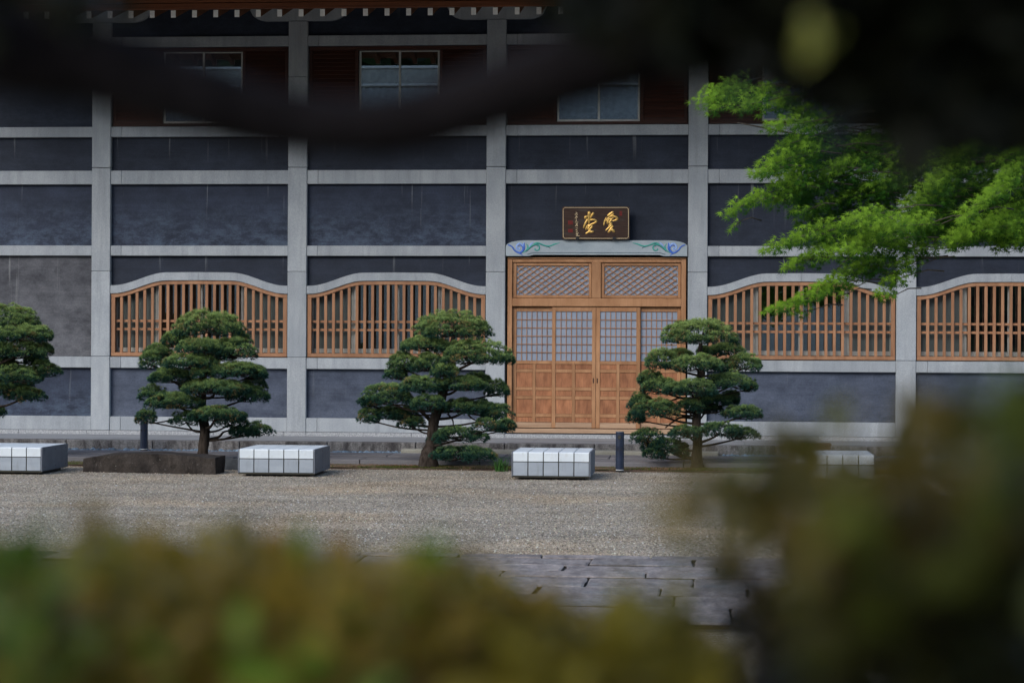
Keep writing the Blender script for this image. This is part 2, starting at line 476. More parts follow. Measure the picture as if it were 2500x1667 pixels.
for x in COLX:                                              # columns cut into blocks by thin joints
    z = [ZPL[1]+.004, 1.68, 3.22, 5.09, 6.72, 7.72]
    c = box('column', x-HW, x+HW, FY, FY+.28, z[0], z[1]-.003, 'cast_stone', hall, .008)
    for a, b in zip(z[1:-1], z[2:]):
        g = .007 if abs(a-5.09) < .01 else .002
        box('block', x-HW, x+HW, FY, FY+.28, a+g, b-.002, 'cast_stone', c, .008)
for i in range(6):                                           # plinth stones
    a, b = COLX[i], COLX[i+1]
    for u0, u1 in ((a-HW-.06, a+HW+.01), (a+HW+.01, (a+b)/2+.3), ((a+b)/2+.3, b-HW-.06)):
        box('plinth_stone', u0+.003, u1-.003, FY-.035, FY+.25, ZPL[0]-.1, ZPL[1], 'granite', hall, .006)
for i in range(6):
    a, b = COLX[i]+HW, COLX[i+1]-HW
    door = (i == 3)
    for (z0, z1) in (ZB1, ZB2, ZB3) + (() if door else (ZB4, ZSL, ZBASE)):
        if i == 0 and (z0, z1) == ZB1: pass
        box('beam', a+.002, a+.20, FY+.016, FY+.26, z0, z1, 'cast_stone', hall, .006)
        box('beam', a+.204, b-.002, FY+.016, FY+.26, z0, z1, 'cast_stone', hall, .006)
    py = FY+.10

    def panel(z0, z1, mat):
        box('wall_panel', a-.02, b+.02, py, py+.1, z0-.02, z1+.02, mat, hall, 0)
    panel(ZB1[1], 8.6, 'dark_plaster')
    panel(ZB3[1], ZB2[0], 'dark_plaster')
    panel(ZB4[1] if not door else 3.70, ZB3[0], 'blue_plaster' if i in (0, 1, 2) else 'dark_plaster')
    if i == 0:
        panel(ZB2[1], ZB1[0], 'dark_plaster')
        panel(ZSL[1], ZB4[0], 'worn_plaster')
    if not door:
        panel(ZBASE[1], ZSL[0], 'blue_plaster' if i == 0 else 'faded_plaster')
    # boat-shaped bracket on each column head
for x in COLX:
    t = [(x+s*.93*q, 0) for s, q in ()]
    bot = []; top = []
    for k in range(25):
        q = -1+2*k/24; e = max(0, (abs(q)-.62)/.38)
        bot.append((x+q*.90, 7.725+.24*(1-sqrt(max(0, 1-e*e))))); top.append((x+q*.90, 8.02))
    MB().ribbon(top, bot, FY+.0, FY+.24).build('bracket_arm', 'cast_stone', hall)
box('purlin', XL, XR, FY-.02, FY+.26, 8.024, 8.30, 'cast_stone', hall)

# eaves: rafters with white ends, fascia, boards, tiles
RY = 34.6
NR = 60
xr0 = -9.92-.36*12
slope = .30
ra = hall
for k in range(NR):
    x = xr0+.36*k
    if x > XR: break
    m = MB()
    v = [(x+dx, y, z) for dx in (-.038, .038) for (y, z) in ((RY, 7.356), (RY, 7.472), (FY+.1, 7.472+slope*2.9), (FY+.1, 7.356+slope*2.9))]
    m.add(v, [(0, 1, 2, 3), (4, 7, 6, 5), (0, 4, 5, 1), (1, 5, 6, 2), (2, 6, 7, 3), (3, 7, 4, 0)])
    r_ = m.build('rafter', 'soffit_wood', hall)
    box('rafter_end', x-.040, x+.040, RY-.012, RY-.001, 7.354, 7.473, 'white_paint', r_, .002)
m = MB(); m.add([(XL, RY-.02, 7.49), (XR, RY-.02, 7.49), (XR, FY+.2, 7.49+slope*2.95), (XL, FY+.2, 7.49+slope*2.95),
                 (XL, RY-.02, 7.53), (XR, RY-.02, 7.53), (XR, FY+.2, 7.53+slope*2.95), (XL, FY+.2, 7.53+slope*2.95)],
                [(0, 1, 2, 3), (7, 6, 5, 4), (0, 4, 5, 1), (1, 5, 6, 2), (2, 6, 7, 3), (3, 7, 4, 0)])
m.build('eave_boards', 'soffit_wood', hall)
box('fascia', XL, XR, RY-.10, RY-.03, 7.478, 7.575, 'fascia_wood', hall)
box('fascia', XL, XR, RY-.14, RY-.03, 7.585, 7.635, 'fascia_wood', hall)
m = MB()
m.add([(XL, RY-.2, 7.67), (XR, RY-.2, 7.67), (XR, FY+5, 10.2), (XL, FY+5, 10.2), (XL, RY-.2, 7.72), (XR, RY-.2, 7.72), (XR, FY+5, 10.3), (XL, FY+5, 10.3)],
      [(0, 1, 2, 3), (7, 6, 5, 4), (0, 4, 5, 1), (1, 5, 6, 2), (2, 6, 7, 3), (3, 7, 4, 0)])
m.build('roof', 'roof_tile', hall)
m = MB(); m.add([(XL, 32.9, 7.78), (XR, 32.9, 7.78), (XR, RY, 7.98), (XL, RY, 7.98), (XL, 32.9, 7.86), (XR, 32.9, 7.86), (XR, RY, 8.06), (XL, RY, 8.06)],
                [(0, 1, 2, 3), (7, 6, 5, 4), (0, 4, 5, 1), (1, 5, 6, 2), (2, 6, 7, 3), (3, 7, 4, 0)])
m.build('shade_eave', 'soffit_wood', hall)  # unseen outer eave tier, added to darken the upper wall
rm = MB()
for k in range(73):
    x = XL+.3*k
    rm.tube([(x, RY-.25, 7.73), (x, FY+5, 10.33)], .07, 8)
rm.build('roof_tiles', 'roof_tile', hall, kind='stuff', smooth=True, fix=False)

# dark rooms behind the openings
m = MB()
for z0, z1 in ((.4, 4.2), (5.0, 8.0)):
    m.box(XL, XR, FY+4.0, FY+4.1, z0, z1); m.box(XL, XR, FY+.3, FY+4, z0-.06, z0); m.box(XL, XR, FY+.3, FY+4, z1, z1+.06)
m.build('room_wall', 'interior', hall)


# ---- curved-top slatted windows
def arch(q):
    """height of the wavy head above its ends, q from 0 to 1 across the bay"""
    q = min(q, 1-q)
    t = max(0, min(1, (q-.015)/.305))
    return .236*(t*t*(3-2*t)) + .006*max(0, (q-.32)/.18)


def wave_window(i):
    a, b = COLX[i]+HW+.003, COLX[i+1]-HW-.003
    W = b-a
    zb, zt = 2.822, 2.966
    xs = [a+W*k/48 for k in range(49)]
    q = lambda x: (x-a)/W
    # stone head in three blocks
    for (k0, k1) in ((0, 3), (3, 24), (24, 48)):
        g0 = .001 if k0 else 0
        X = xs[k0:k1+1]; X = [X[0]+g0*2] + X[1:-1] + [X[-1]-.001]
        MB().ribbon([(x, zt+arch(q(x))) for x in X], [(x, zb+arch(q(x))) for x in X], FY+.012, FY+.26).build('arched_head', 'cast_stone', hall)
    # plaster above it
    top = [(x, ZB4[0]+.02) for x in xs]; bot = [(x, zt+arch(q(x))-.02) for x in xs]
    MB().ribbon(top, bot, FY+.10, FY+.2).build('wall_panel', 'dark_plaster', hall)
    y0 = FY+.035
    win = MB().ribbon([(x, zb-.008+arch(q(x))) for x in [a+.012+(W-.024)*k/48 for k in range(49)]],
                      [(x, zb-.072+arch(q(x))) for x in [a+.012+(W-.024)*k/48 for k in range(49)]], y0, y0+.09).build('window', 'slat_wood', hall)
    box('sill', a+.012, b-.012, y0, y0+.09, ZSL[1]+.016, ZSL[1]+.083, 'slat_wood', win)
    for x0, x1 in ((a+.012, a+.084), (b-.084, b-.012)):
        box('jamb', x0, x1, y0+.001, y0+.089, ZSL[1]+.084, zb-.072+arch(.03)-.004, 'slat_wood', win)
    n = 21
    L, R_ = a+.084, b-.084
    pit = (R_-L+.052)/(n+1)
    for k in range(n):
        x = L-.026+pit*(k+1)
        z1 = min(zb-.074+arch(q(x-.026)), zb-.074+arch(q(x+.026)))
        box('slat', x-.026, x+.026, y0+.010, y0+.05, ZSL[1]+.084, z1, 'slat_wood', win, .003)
    for zc in (2.176, 2.325):
        box('rail', L+.001, R_-.001, y0+.052, y0+.075, zc-.021, zc+.021, 'slat_wood', win, .002)
    # sashes with glass behind
    gy = FY+.17
    zt2 = zb+.1
    q4 = (b-a-.1)/4
    for k in range(4):
        x0 = a+.05+k*q4; x1 = x0+q4
        yy = gy+(.03 if k in (0, 3) else 0)
        sash = box('sash', x0, x0+.045, yy, yy+.025, ZSL[1]+.09, zt2+.1, 'aluminium', win, .002)
        box('stile', x1-.045, x1, yy+.001, yy+.024, ZSL[1]+.09, zt2+.1, 'aluminium', win, .002)
        box('bottom_rail', x0+.046, x1-.046, yy+.001, yy+.024, ZSL[1]+.09, ZSL[1]+.17, 'aluminium', win, .002)
        box('glass_pane', x0+.046, x1-.046, yy+.010, yy+.014, ZSL[1]+.171, zt2+.1, 'frosted' if k in (0, 3) else 'glass', win, 0)


for i in (1, 2, 4, 5): wave_window(i)


# ---- upper windows: brown louvre shutters with an aluminium slider between
def upper_window(i, xa, xb):
    a, b = COLX[i]+HW+.02, COLX[i+1]-HW-.02
    y0 = FY+.06
    z0, z1 = ZB2[1]+.012, ZB1[0]-.012
    win = box('upper_window', a, b, y0, y0+.1, z1-.065, z1, 'shutter_wood', hall)
    box('sill', a, b, y0-.01, y0+.1, z0, z0+.05, 'shutter_wood', win)
    for (s0, s1) in ((a, xa), (xb, b)):
        w_ = .055
        for u0 in (s0, s1-w_):
            box('stile', u0, u0+w_, y0+.012, y0+.05, z0+.052, z1-.067, 'shutter_wood', win)
        box('bottom_rail', s0+w_+.001, s1-w_-.001, y0+.014, y0+.048, z0+.052, z0+.10, 'shutter_wood', win)
        n = 17
        zz = np.linspace(z0+.105, z1-.075, n+1)
        for k in range(n):
            m = MB()
            xx = (s0+w_+.002, s1-w_-.002)
            v = [(x, y, z) for x in xx for (y, z) in ((y0+.018, zz[k]+.004), (y0+.018, zz[k]+.014), (y0+.044, zz[k+1]+.004), (y0+.044, zz[k+1]-.006))]
            m.add(v, [(0, 1, 2, 3), (4, 7, 6, 5), (0, 4, 5, 1), (1, 5, 6, 2), (2, 6, 7, 3), (3, 7, 4, 0)])
            m.build('louvre', 'shutter_wood', win, loc=((s0+s1)/2, y0, zz[k]))
    mid = (xa+xb)/2
    zt_ = z1-.07; zb_ = z0+.055
    for (x0, x1, dy) in ((xa+.01, mid+.025, .07), (mid-.012, xb-.01, .095)):
        for u0, u1 in ((x0, x0+.035), (x1-.035, x1)):
            box('frame', u0, u1, y0+dy, y0+dy+.022, zb_, zt_, 'aluminium', win, .002)
        box('frame', x0+.036, x1-.036, y0+dy, y0+dy+.022, zb_, zb_+.04, 'aluminium', win, .002)
        box('frame', x0+.036, x1-.036, y0+dy, y0+dy+.022, zt_-.02, zt_, 'aluminium', win, .002)
        box('glass_pane', x0+.036, x1-.036, y0+dy+.008, y0+dy+.012, zb_+.041, zt_-.021, 'glass', win, 0)


X_ = lambda px, py=210: float(at(px, py, FY)[0])
Z_ = lambda py, px=1450: float(at(px, py, FY)[2])
upper_window(1, X_(394), X_(590))
upper_window(2, X_(873), X_(1072))
upper_window(3, X_(1358), X_(1563))
upper_window(4, X_(1860), X_(2060))
upper_window(5, 4.9, 6.1)

# ---- the entrance
ax, bx = COLX[3]+HW, COLX[4]-HW
# carved lintel, slightly proud
e = .012
zt, zb = 3.782, 3.504
pts = [(ax+e, zb), (ax+e, zt-.085)]
for k in range(9):
    t = k/8; pts.append((ax+e+.02+.36*t**1.6, zt-.075+.075*sin(t*pi/2)))
rp = [(bx+ax-x, z) for x, z in pts[::-1]]
nb = .43
low = [(bx-nb, zb), (bx-nb-.07, zb+.022), (ax+nb+.07, zb+.022), (ax+nb, zb)]
lint = MB().prism(pts + rp + low, FY-.03, FY+.26).build('carved_lintel', 'lintel_stone', hall)
# bead line above its lower edge
MB().tube([(ax+nb-.03, FY-.031, zb+.028), (ax+nb+.06, FY-.031, zb+.056), (bx-nb-.06, FY-.031, zb+.056), (bx-nb+.03, FY-.031, zb+.028)], .005, 6).build('bead', 'carve_dark', lint)


def cv(pts):      # points measured on the left end of the lintel, in its enlarged picture
    out = []
    for (x, y) in pts:
        p = at(1180+.10204*x, 480+.10204*y, FY-.032); out.append((float(p[0]), FY-.032, float(p[2])))
    return out


def spline(P, n=5):
    P = [np.array(p, float) for p in P]; out = []
    Q = [P[0]]+P+[P[-1]]
    for i in range(1, len(Q)-2):
        for k in range(n):
            t = k/n; a, b, c, d = Q[i-1], Q[i], Q[i+1], Q[i+2]
            out.append(.5*((2*b)+(-a+c)*t+(2*a-5*b+4*c-d)*t*t+(-a+3*b-3*c+d)*t**3))
    out.append(P[-1]); return out


STROKES = [
    ('carve_blue', [(585, 1155), (640, 1170), (700, 1215), (735, 1270), (800, 1320), (870, 1345), (930, 1310), (975, 1240), (975, 1160), (985, 1105)], [.011, .013, .013, .014, .017, .019, .019, .019, .015, .004]),
    ('carve_light_blue', [(820, 1240), (860, 1225), (870, 1255), (835, 1275), (795, 1235), (800, 1170), (850, 1125), (905, 1130), (950, 1180), (955, 1130), (985, 1100)], [.010, .011, .010, .010, .013, .014, .014, .013, .011, .008, .003]),
    ('carve_blue', [(830, 1190), (870, 1165), (915, 1180), (945, 1230), (925, 1290), (870, 1330)], [.006, .009, .010, .010, .010, .008]),
    ('carve_blue', [(850, 1350), (900, 1375), (945, 1412)], [.012, .010, .004]),
    ('carve_green', [(940, 1345), (1010, 1300), (1100, 1230), (1180, 1165), (1270, 1145), (1335, 1180), (1340, 1250), (1290, 1290), (1235, 1270), (1245, 1240)], [.004, .012, .014, .013, .013, .013, .013, .012, .011, .010]),
    ('carve_green', [(1020, 1130), (1062, 1180), (1055, 1240), (1000, 1320)], [.003, .012, .013, .006]),
    ('carve_green', [(1180, 1160), (1240, 1120), (1310, 1110), (1400, 1145), (1500, 1180), (1600, 1180), (1700, 1140), (1835, 1105)], [.006, .013, .014, .012, .013, .014, .013, .003]),
    ('carve_dark', [(1240, 1135), (1320, 1130), (1420, 1170), (1520, 1200), (1580, 1215), (1605, 1245)], [.004, .005, .005, .006, .006, .003]),
    ('carve_dark', [(1030, 1320), (1110, 1245), (1190, 1185), (1270, 1165), (1310, 1200)], [.004, .006, .006, .006, .003]),
    ('carve_light_blue', [(1100, 1200), (1140, 1140), (1200, 1090)], [.005, .013, .004]),
]
for matn, pts_, rad in STROKES:
    P = spline(cv(pts_), 4)
    rr = np.interp(np.linspace(0, len(rad)-1, len(P)), range(len(rad)), rad)
    for mir in (0, 1):
        Q = [(ax+bx-p[0], p[1], p[2]) if mir else tuple(p) for p in P]
        MB().tube(Q, list(rr), 8, flat=.45).build('scroll', matn, lint, smooth=True)

# door case; pixel readings of the two enlarged pictures give x and z
DX = lambda c: X_(1200+.2296*c, 850)
DZ3 = lambda c: Z_(440+.2296*c)
DZ4 = lambda c: Z_(720+.2296*c)
dy = FY+.05
zs0 = ZPL[1]+.022
case = box('door_frame', DX(165), DX(214), dy, dy+.14, DZ4(1425)+.002, DZ3(838), 'door_wood', hall)
box('post', DX(2014), DX(2065), dy, dy+.14, DZ4(1425)+.002, DZ3(838), 'door_wood', case)
box('head_rail', DX(165), DX(2065), dy-.012, dy+.14, DZ3(835), DZ3(822), 'door_wood', case)
box('head_rail', DX(216), DX(2012), dy+.006, dy+.14, DZ3(872), DZ3(840), 'door_wood', case)
box('post', DX(1060), DX(1158), dy+.010, dy+.13, DZ3(1253), DZ3(873), 'door_wood', case)
box('middle_rail', DX(216), DX(2012), dy+.002, dy+.14, DZ3(1341), DZ3(1255), 'door_wood', case)
box('threshold', DX(165), DX(2065), dy-.02, dy+.15, zs0, DZ4(1426), 'sill_wood', case)

for (o0, o1, l0, l1) in ((218, 1058, 258, 1028), (1160, 2010, 1195, 1978)):      # transom lights
    y = dy+.04
    tr = box('transom_window', DX(o0)+.002, DX(l0), y, y+.05, DZ3(1251), DZ3(875), 'door_wood', hall)
    box('stile', DX(l1), DX(o1)-.002, y, y+.05, DZ3(1251), DZ3(875), 'door_wood', tr)
    box('rail', DX(l0)+.001, DX(l1)-.001, y, y+.05, DZ3(1251), DZ3(1221), 'door_wood', tr)
    box('rail', DX(l0)+.001, DX(l1)-.001, y, y+.05, DZ3(908), DZ3(875), 'door_wood', tr)
    xa, xb, za, zb2 = DX(l0), DX(l1), DZ3(1220), DZ3(909)
    box('paper_pane', xa, xb, y+.032, y+.036, za, zb2, 'paper', tr, 0)
    # crossing diagonal strips, clipped to the opening
    px_ = (xb-xa)/8.9; sl = .70
    for sgn, yy in ((1, y+.010), (-1, y+.018)):
        c = -8*px_
        while c < (xb-xa)+8*px_:
            P0 = []
            for t in np.linspace(-2, 4, 241):
                x = c+t; z = t*sl*sgn + (0 if sgn > 0 else (zb2-za))
                if 0 <= x <= xb-xa and 0 <= z <= zb2-za: P0.append((x, z))
            if len(P0) > 2:
                (x0, z0), (x1, z1) = P0[0], P0[-1]
                MB().tube([(xa+x0, yy, za+z0), (xa+x1, yy, za+z1)], .0088, 4, flat=.5).build('lattice_strip', 'door_wood', tr, loc=(xa+x0, yy, za+z0))
            c += px_

LEAVES = [(217, 655, 258, 638, 1), (640, 1106, 678, 1066, 0), (1109, 1580, 1152, 1537, 0), (1565, 2011, 1585, 1972, 1)]
for (s0, s1, g0, g1, back) in LEAVES:
    y = dy+.03+(.045 if back else 0)
    t_ = .035
    zb_, zt_ = DZ4(1418), DZ4(128)
    lf = box('sliding_door', DX(s0), DX(g0), y, y+t_, zb_, zt_, 'door_wood', hall, .003)
    box('stile', DX(g1), DX(s1), y, y+t_, zb_, zt_, 'door_wood', lf, .003)
    A, B = DX(g0)+.001, DX(g1)-.001
    for c0, c1 in ((128, 176), (703, 738), (1360, 1418)):
        box('rail', A, B, y+.001, y+t_-.001, DZ4(c1), DZ4(c0), 'sill_wood' if c0 == 1360 else 'door_wood', lf, .003)
    box('paper_pane', A, B, y+.020, y+.024, DZ4(702), DZ4(177), 'paper', lf, 0)
    for k in range(1, 6):
        z = DZ4(177)+(DZ4(702)-DZ4(177))*k/6
        box('muntin', A, B, y+.002, y+.012, z-.006, z+.006, 'door_wood', lf, .001)
    for k in range(1, 7):
        x = A+(B-A)*k/7
        box('muntin', x-.006, x+.006, y+.006, y+.018, DZ4(702)+.001, DZ4(177)-.001, 'door_wood', lf, .001)
    mx = (A+B)/2; mw = .028
    box('mullion', mx-mw, mx+mw, y+.002, y+t_-.002, DZ4(1359), DZ4(739), 'door_wood', lf, .003)
    for u0, u1 in ((A, mx-mw-.001), (mx+mw+.001, B)):
        for c0, c1 in ((792, 827), (984, 1019), (1079, 1114), (1267, 1304)):
            box('cross_rail', u0, u1, y+.003, y+t_-.003, DZ4(c1), DZ4(c0), 'door_wood', lf, .003)
        for c0, c1 in ((740, 791), (828, 983), (1020, 1078), (1115, 1266), (1305, 1358)):
            box('door_panel', u0+.001, u1-.001, y+.014, y+.024, DZ4(c1)+.001, DZ4(c0)-.001, 'door_panel_wood', lf, .001)
    if not back:
        hx = DX(1082) if s0 < 1000 else DX(1124)
        box('finger_pull', hx-.010, hx+.010, y-.003, y-.0005, DZ4(938), DZ4(885), 'shutter_wood', lf, .001)

# ================================================================== name board
sign = thing('name_board', 'dark wooden name board with gold brush characters above the entrance', 'sign', (float(at(1455, 545, FY-.08)[0]), FY-.08, 3.79))
SY = FY-.10
SXZ = lambda x, y, Y=SY: (float(at(1340+.09354*x, 480+.09354*y, Y)[0]), float(at(1340+.09354*x, 480+.09354*y, Y)[2]))
x0, z1 = SXZ(352, 268); x1, z0 = SXZ(2104, 1120)
TILT = .10


def tl(x, z, d=0.0):      # board leans forward towards its top
    return (x, SY - (z-z0)*TILT - d, z)


def tilted(name, outline, d0, d1, mat, parent):
    n = len(outline)
    V = [tl(x, z, d1) for x, z in outline]+[tl(x, z, d0) for x, z in outline]
    F = [tuple(range(n)), tuple(range(2*n-1, n-1, -1))]+[(i, i+n, (i+1) % n+n, (i+1) % n) for i in range(n)]
    return MB().add(V, F).build(name, mat, parent)


def rrect(x0, x1, z0, z1, c):
    return [(x0+c, z0), (x1-c, z0), (x1, z0+c), (x1, z1-c), (x1-c, z1), (x0+c, z1), (x0, z1-c), (x0, z0+c)]


tilted('board', rrect(x0, x1, z0, z1, .02), -.045, 0, 'sign_wood', sign)
ins = .018
R = rrect(x0+ins, x1-ins, z0+ins, z1-ins, .028)
MB().tube([tl(x, z, .001) for x, z in R+[R[0]]], .0055, 6, flat=1).build('border', 'pale_gold', sign)
BIG = [
    # the left character
    ([(1055, 430), (1052, 520), (1052, 620), (1045, 705)], [46, 40, 34, 26]),
    ([(1160, 445), (1130, 490), (1085, 575)], [30, 34, 20]),
    ([(965, 575), (960, 545), (1005, 520)], [34, 42, 22]),
    ([(1010, 600), (960, 690), (915, 810)], [22, 30, 26]),
    ([(1030, 640), (1110, 610), (1190, 610), (1245, 655), (1180, 700), (1090, 735), (1010, 760), (975, 850)], [16, 24, 28, 26, 24, 20, 18, 26]),
    ([(1020, 800), (1080, 760), (1130, 780), (1100, 830), (1040, 870)], [20, 24, 26, 26, 18]),
    ([(1000, 850), (1070, 800)], [18, 14]),
    ([(975, 960), (1030, 930), (1090, 880), (1060, 930), (1150, 915)], [22, 26, 22, 22, 28]),
    # the right character
    ([(1555, 500), (1610, 455), (1670, 410)], [34, 40, 26]),
    ([(1560, 520), (1630, 510), (1690, 460)], [18, 26, 16]),
    ([(1500, 545), (1460, 640), (1440, 745)], [10, 20, 24]),
    ([(1475, 650), (1560, 560), (1660, 520), (1750, 535), (1790, 590), (1730, 625), (1660, 640)], [14, 20, 24, 28, 28, 24, 14]),
    ([(1515, 640), (1590, 590), (1690, 565)], [12, 16, 12]),
    ([(1530, 700), (1545, 650), (1590, 640)], [26, 24, 12]),
    ([(1650, 580), (1605, 650), (1570, 700), (1640, 700), (1570, 760)], [18, 26, 20, 26, 20]),
    ([(1640, 750), (1560, 820), (1490, 880)], [26, 26, 18]),
    ([(1670, 780), (1620, 840), (1560, 925)], [22, 30, 26]),
    ([(1565, 930), (1640, 870), (1700, 915)], [22, 30, 30]),
    ([(1660, 850), (1700, 880)], [16, 20]),
]
PXM = float(at(1341, 545, SY)[0]-at(1340, 545, SY)[0])*.09354
for part_, sl_ in ((0, BIG[:8]), (1, BIG[8:])):
    m = MB()
    for pts_, rad in sl_:
        P = spline([(*p, 0) for p in pts_], 4)
        rr = np.interp(np.linspace(0, len(rad)-1, len(P)), range(len(rad)), rad)*PXM
        Q = []
        for p in P:
            x, z = SXZ(p[0], p[1]); Q.append(tl(x, z, .003))
        m.tube(Q, list(rr), 8, flat=.5)
        for kk in (0, -1):       # rounded stroke ends
            c = np.array(Q[kk]); r = rr[kk]
            V = [c+np.array([r*cos(b)*cos(a), .5*r*sin(b), r*cos(b)*sin(a)]) for b in (-.8, 0, .8) for a in np.linspace(0, 2*pi, 9)[:-1]]
            F = [(i*8+j, i*8+(j+1) % 8, (i+1)*8+(j+1) % 8, (i+1)*8+j) for i in range(2) for j in range(8)]+[tuple(range(8)), tuple(range(16, 24))]
            m.add(V, F)
    m.build('gold_character', 'gold', sign, smooth=True)
# the small signature column, stroke by stroke (enlarged picture: 21.78 px per source px)
SIG = [[(255, 165), (262, 180)], [(240, 235), (290, 232)], [(305, 205), (300, 260)], [(190, 295), (235, 292)], [(255, 280), (345, 315)], [(205, 345), (215, 330)], [(240, 345), (262, 340)],
       [(245, 400), (300, 380)], [(240, 440), (320, 420)], [(260, 470), (320, 465)], [(250, 430), (205, 520)], [(320, 420), (315, 470)],
       [(268, 530), (270, 600)], [(235, 660), (300, 655)], [(260, 620), (255, 680)], [(205, 735), (240, 710)], [(275, 728), (350, 725), (355, 700)],
       [(250, 820), (290, 790), (335, 820)], [(290, 800), (270, 860), (205, 925)], [(320, 830), (300, 880)], [(270, 860), (310, 870)], [(280, 930), (350, 905)],
       [(240, 1040), (275, 1010)], [(320, 1010), (335, 1030)], [(230, 1140), (320, 1090)], [(290, 1150), (310, 1180)], [(250, 1245), (320, 1205)],
       [(255, 1290), (270, 1320)], [(320, 1280), (365, 1270), (350, 1330)], [(300, 1330), (340, 1335)], [(245, 1365), (270, 1350)], [(290, 1300), (300, 1390)],
       [(340, 1390), (300, 1430), (250, 1450)], [(300, 1400), (360, 1445), (430, 1440)]]
m = MB()
for s_ in SIG:
    Q = []
    for (x, y) in s_:
        p = at(1395+x/21.78, 510+y/21.78, SY); Q.append(tl(float(p[0]), float(p[2]), .002))
    m.tube(Q, .0052, 5, flat=.5)
m.build('signature', 'pale_gold', sign)
for (a0, b0, a1, b1, n) in ((505, 630, 630, 735, 4), (505, 850, 625, 940, 4), (1845, 385, 1915, 505, 3)):     # red seals of little bars
    m = MB()
    w_ = (a1-a0)
    for k in range(n):
        yy = b0+(b1-b0)*(k+.5)/n
        (p, q), (p2, q2) = SXZ(a0, yy), SXZ(a1, yy)
        m.tube([tl(p, q, .001), tl(p2, q2, .001)], .0045, 4, flat=.4)
    for k in range(3):
        xx = a0+w_*(k+.5)/3
        (p, q), (p2, q2) = SXZ(xx, b0), SXZ(xx, b1)
        m.tube([tl(p, q, .001), tl(p2, q2, .001)], .004, 4, flat=.4)
    m.build('seal', 'seal_red', sign)
for cx in (745, 1708):
    (p, q) = SXZ(cx, 1090)
    box('clip', p-.028, p+.028, SY-.03, SY+.06, q-.035, q+.03, 'iron', sign)

# ================================================================== ground
GF = 32.3                      # far edge of the gravel court


def struct(o, **k):
    o['kind'] = 'structure'; return o


gr = MB().add([(-150, -150, -.03), (150, -150, -.03), (150, 150, -.03), (-150, 150, -.03)], [(0, 1, 2, 3)]).build('ground', 'mortar_gravel', None)
struct(gr)
gc = MB().box(-60, 60, -60, GF-.03, -.029, 0).build('gravel_court', 'gravel', None); struct(gc)
# moss strip between court and path, gently humped
V = []; nx, ny = 300, 8
for j in range(ny+1):
    for i in range(nx+1):
        x = -16+26*i/nx; y = GF+(32.98-GF)*j/ny
        V.append((x, y, .012+.028*sin(pi*j/ny)**.5+.010*sin(x*3.1)+.007*sin(x*7.7+1)*sin(y*9)))
F = [(j*(nx+1)+i, j*(nx+1)+i+1, (j+1)*(nx+1)+i+1, (j+1)*(nx+1)+i) for j in range(ny) for i in range(nx)]
pmat('moss_soil', (.055, .065, .018), (.16, .10, .065), (1.6, 6, 3), rough=.95, bump=.6, bscale=60, lo=.42, hi=.58, fine=.3, fscale=60)
ms = MB().add(V, F).build('moss_strip', 'moss_soil', None, smooth=True); struct(ms)
n = 26000
P = np.stack([rng.uniform(-15, 7, n), rng.uniform(GF+.02, 32.95, n), np.full(n, .03)], 1)
mossy = (np.sin(P[:, 0]*1.3+1.0)+.7*np.sin(P[:, 0]*3.7)+rng.normal(0, .6, n)) > -.1
left = (P[:, 0] > -6.4) & (P[:, 0] < -4.4) & (P[:, 1] > 32.6)
mossy &= ~left
col = np.where(mossy[:, None], np.array([[.085, .105, .018]]), np.array([[.20, .12, .075]]))*rng.uniform(.5, 1.3, (n, 1))
Vn, Fn, Cn = needle_tufts(P, np.tile([[0, 0, 1.]], (n, 1)), rng.uniform(.012, .03, n), col, K=4, width=.005, spread=1.2)
raw_mesh('moss', Vn, Fn, Cn, 'needles', None, kind='stuff', org=np.zeros(3)).__setitem__('label', 'green moss and brown litter along the edge of the gravel')
bpy.data.objects['moss']['category'] = 'moss'

# edging boards: dark line between gravel and moss
for k in range(11):
    box('edging_strip', -15+2*k+.004, -13+2*k-.004, GF-.028, GF-.004, -.02, .014, 'brown_block', ms, .003)

# slab path in front of the terrace
path = thing('slab_path', 'smooth grey slab path along the foot of the terrace', None, (-4, 34, .1), kind='structure')
fy = [33.0, 33.9, 34.75]
for r_ in range(2):
    x = -15.2+r_*.7
    while x < 7.5:
        wd = random.choice((1.5, 1.7, 1.9))
        o = box('slab', x+.006, x+wd-.006, fy[r_]+.006, fy[r_+1]-.006, .0, .105+.022*r_, 'path_stone', path, .008)
        x += wd
# terrace
ter = thing('terrace', 'pale stone terrace at the foot of the hall', None, (-4, 36, .27), kind='structure')
x = -15.5
while x < 8:
    box('terrace_slab', x+.002, x+1.797, 35.42, FY-.034, .10, .272, 'terrace_stone', ter, .003)
    x += 1.8
x = -15.3
while x < 8:
    box('kerb_stone', x+.004, x+1.49, 35.14, 35.416, .04, .278, 'kerb_stone', ter, .012)
    x += 1.5
st = box('door_step', -5.0, .25, 34.78, 35.13, .08, .185, 'step_stone', None, .01)
st['label'] = 'low pale step stone below the terrace before the door'; st['category'] = 'step'
struct(st)
# gutter of river pebbles
gt = box('gutter', -15.5, 8, 34.76, 35.135, .0, .10, 'mortar_gravel', None, 0); struct(gt)


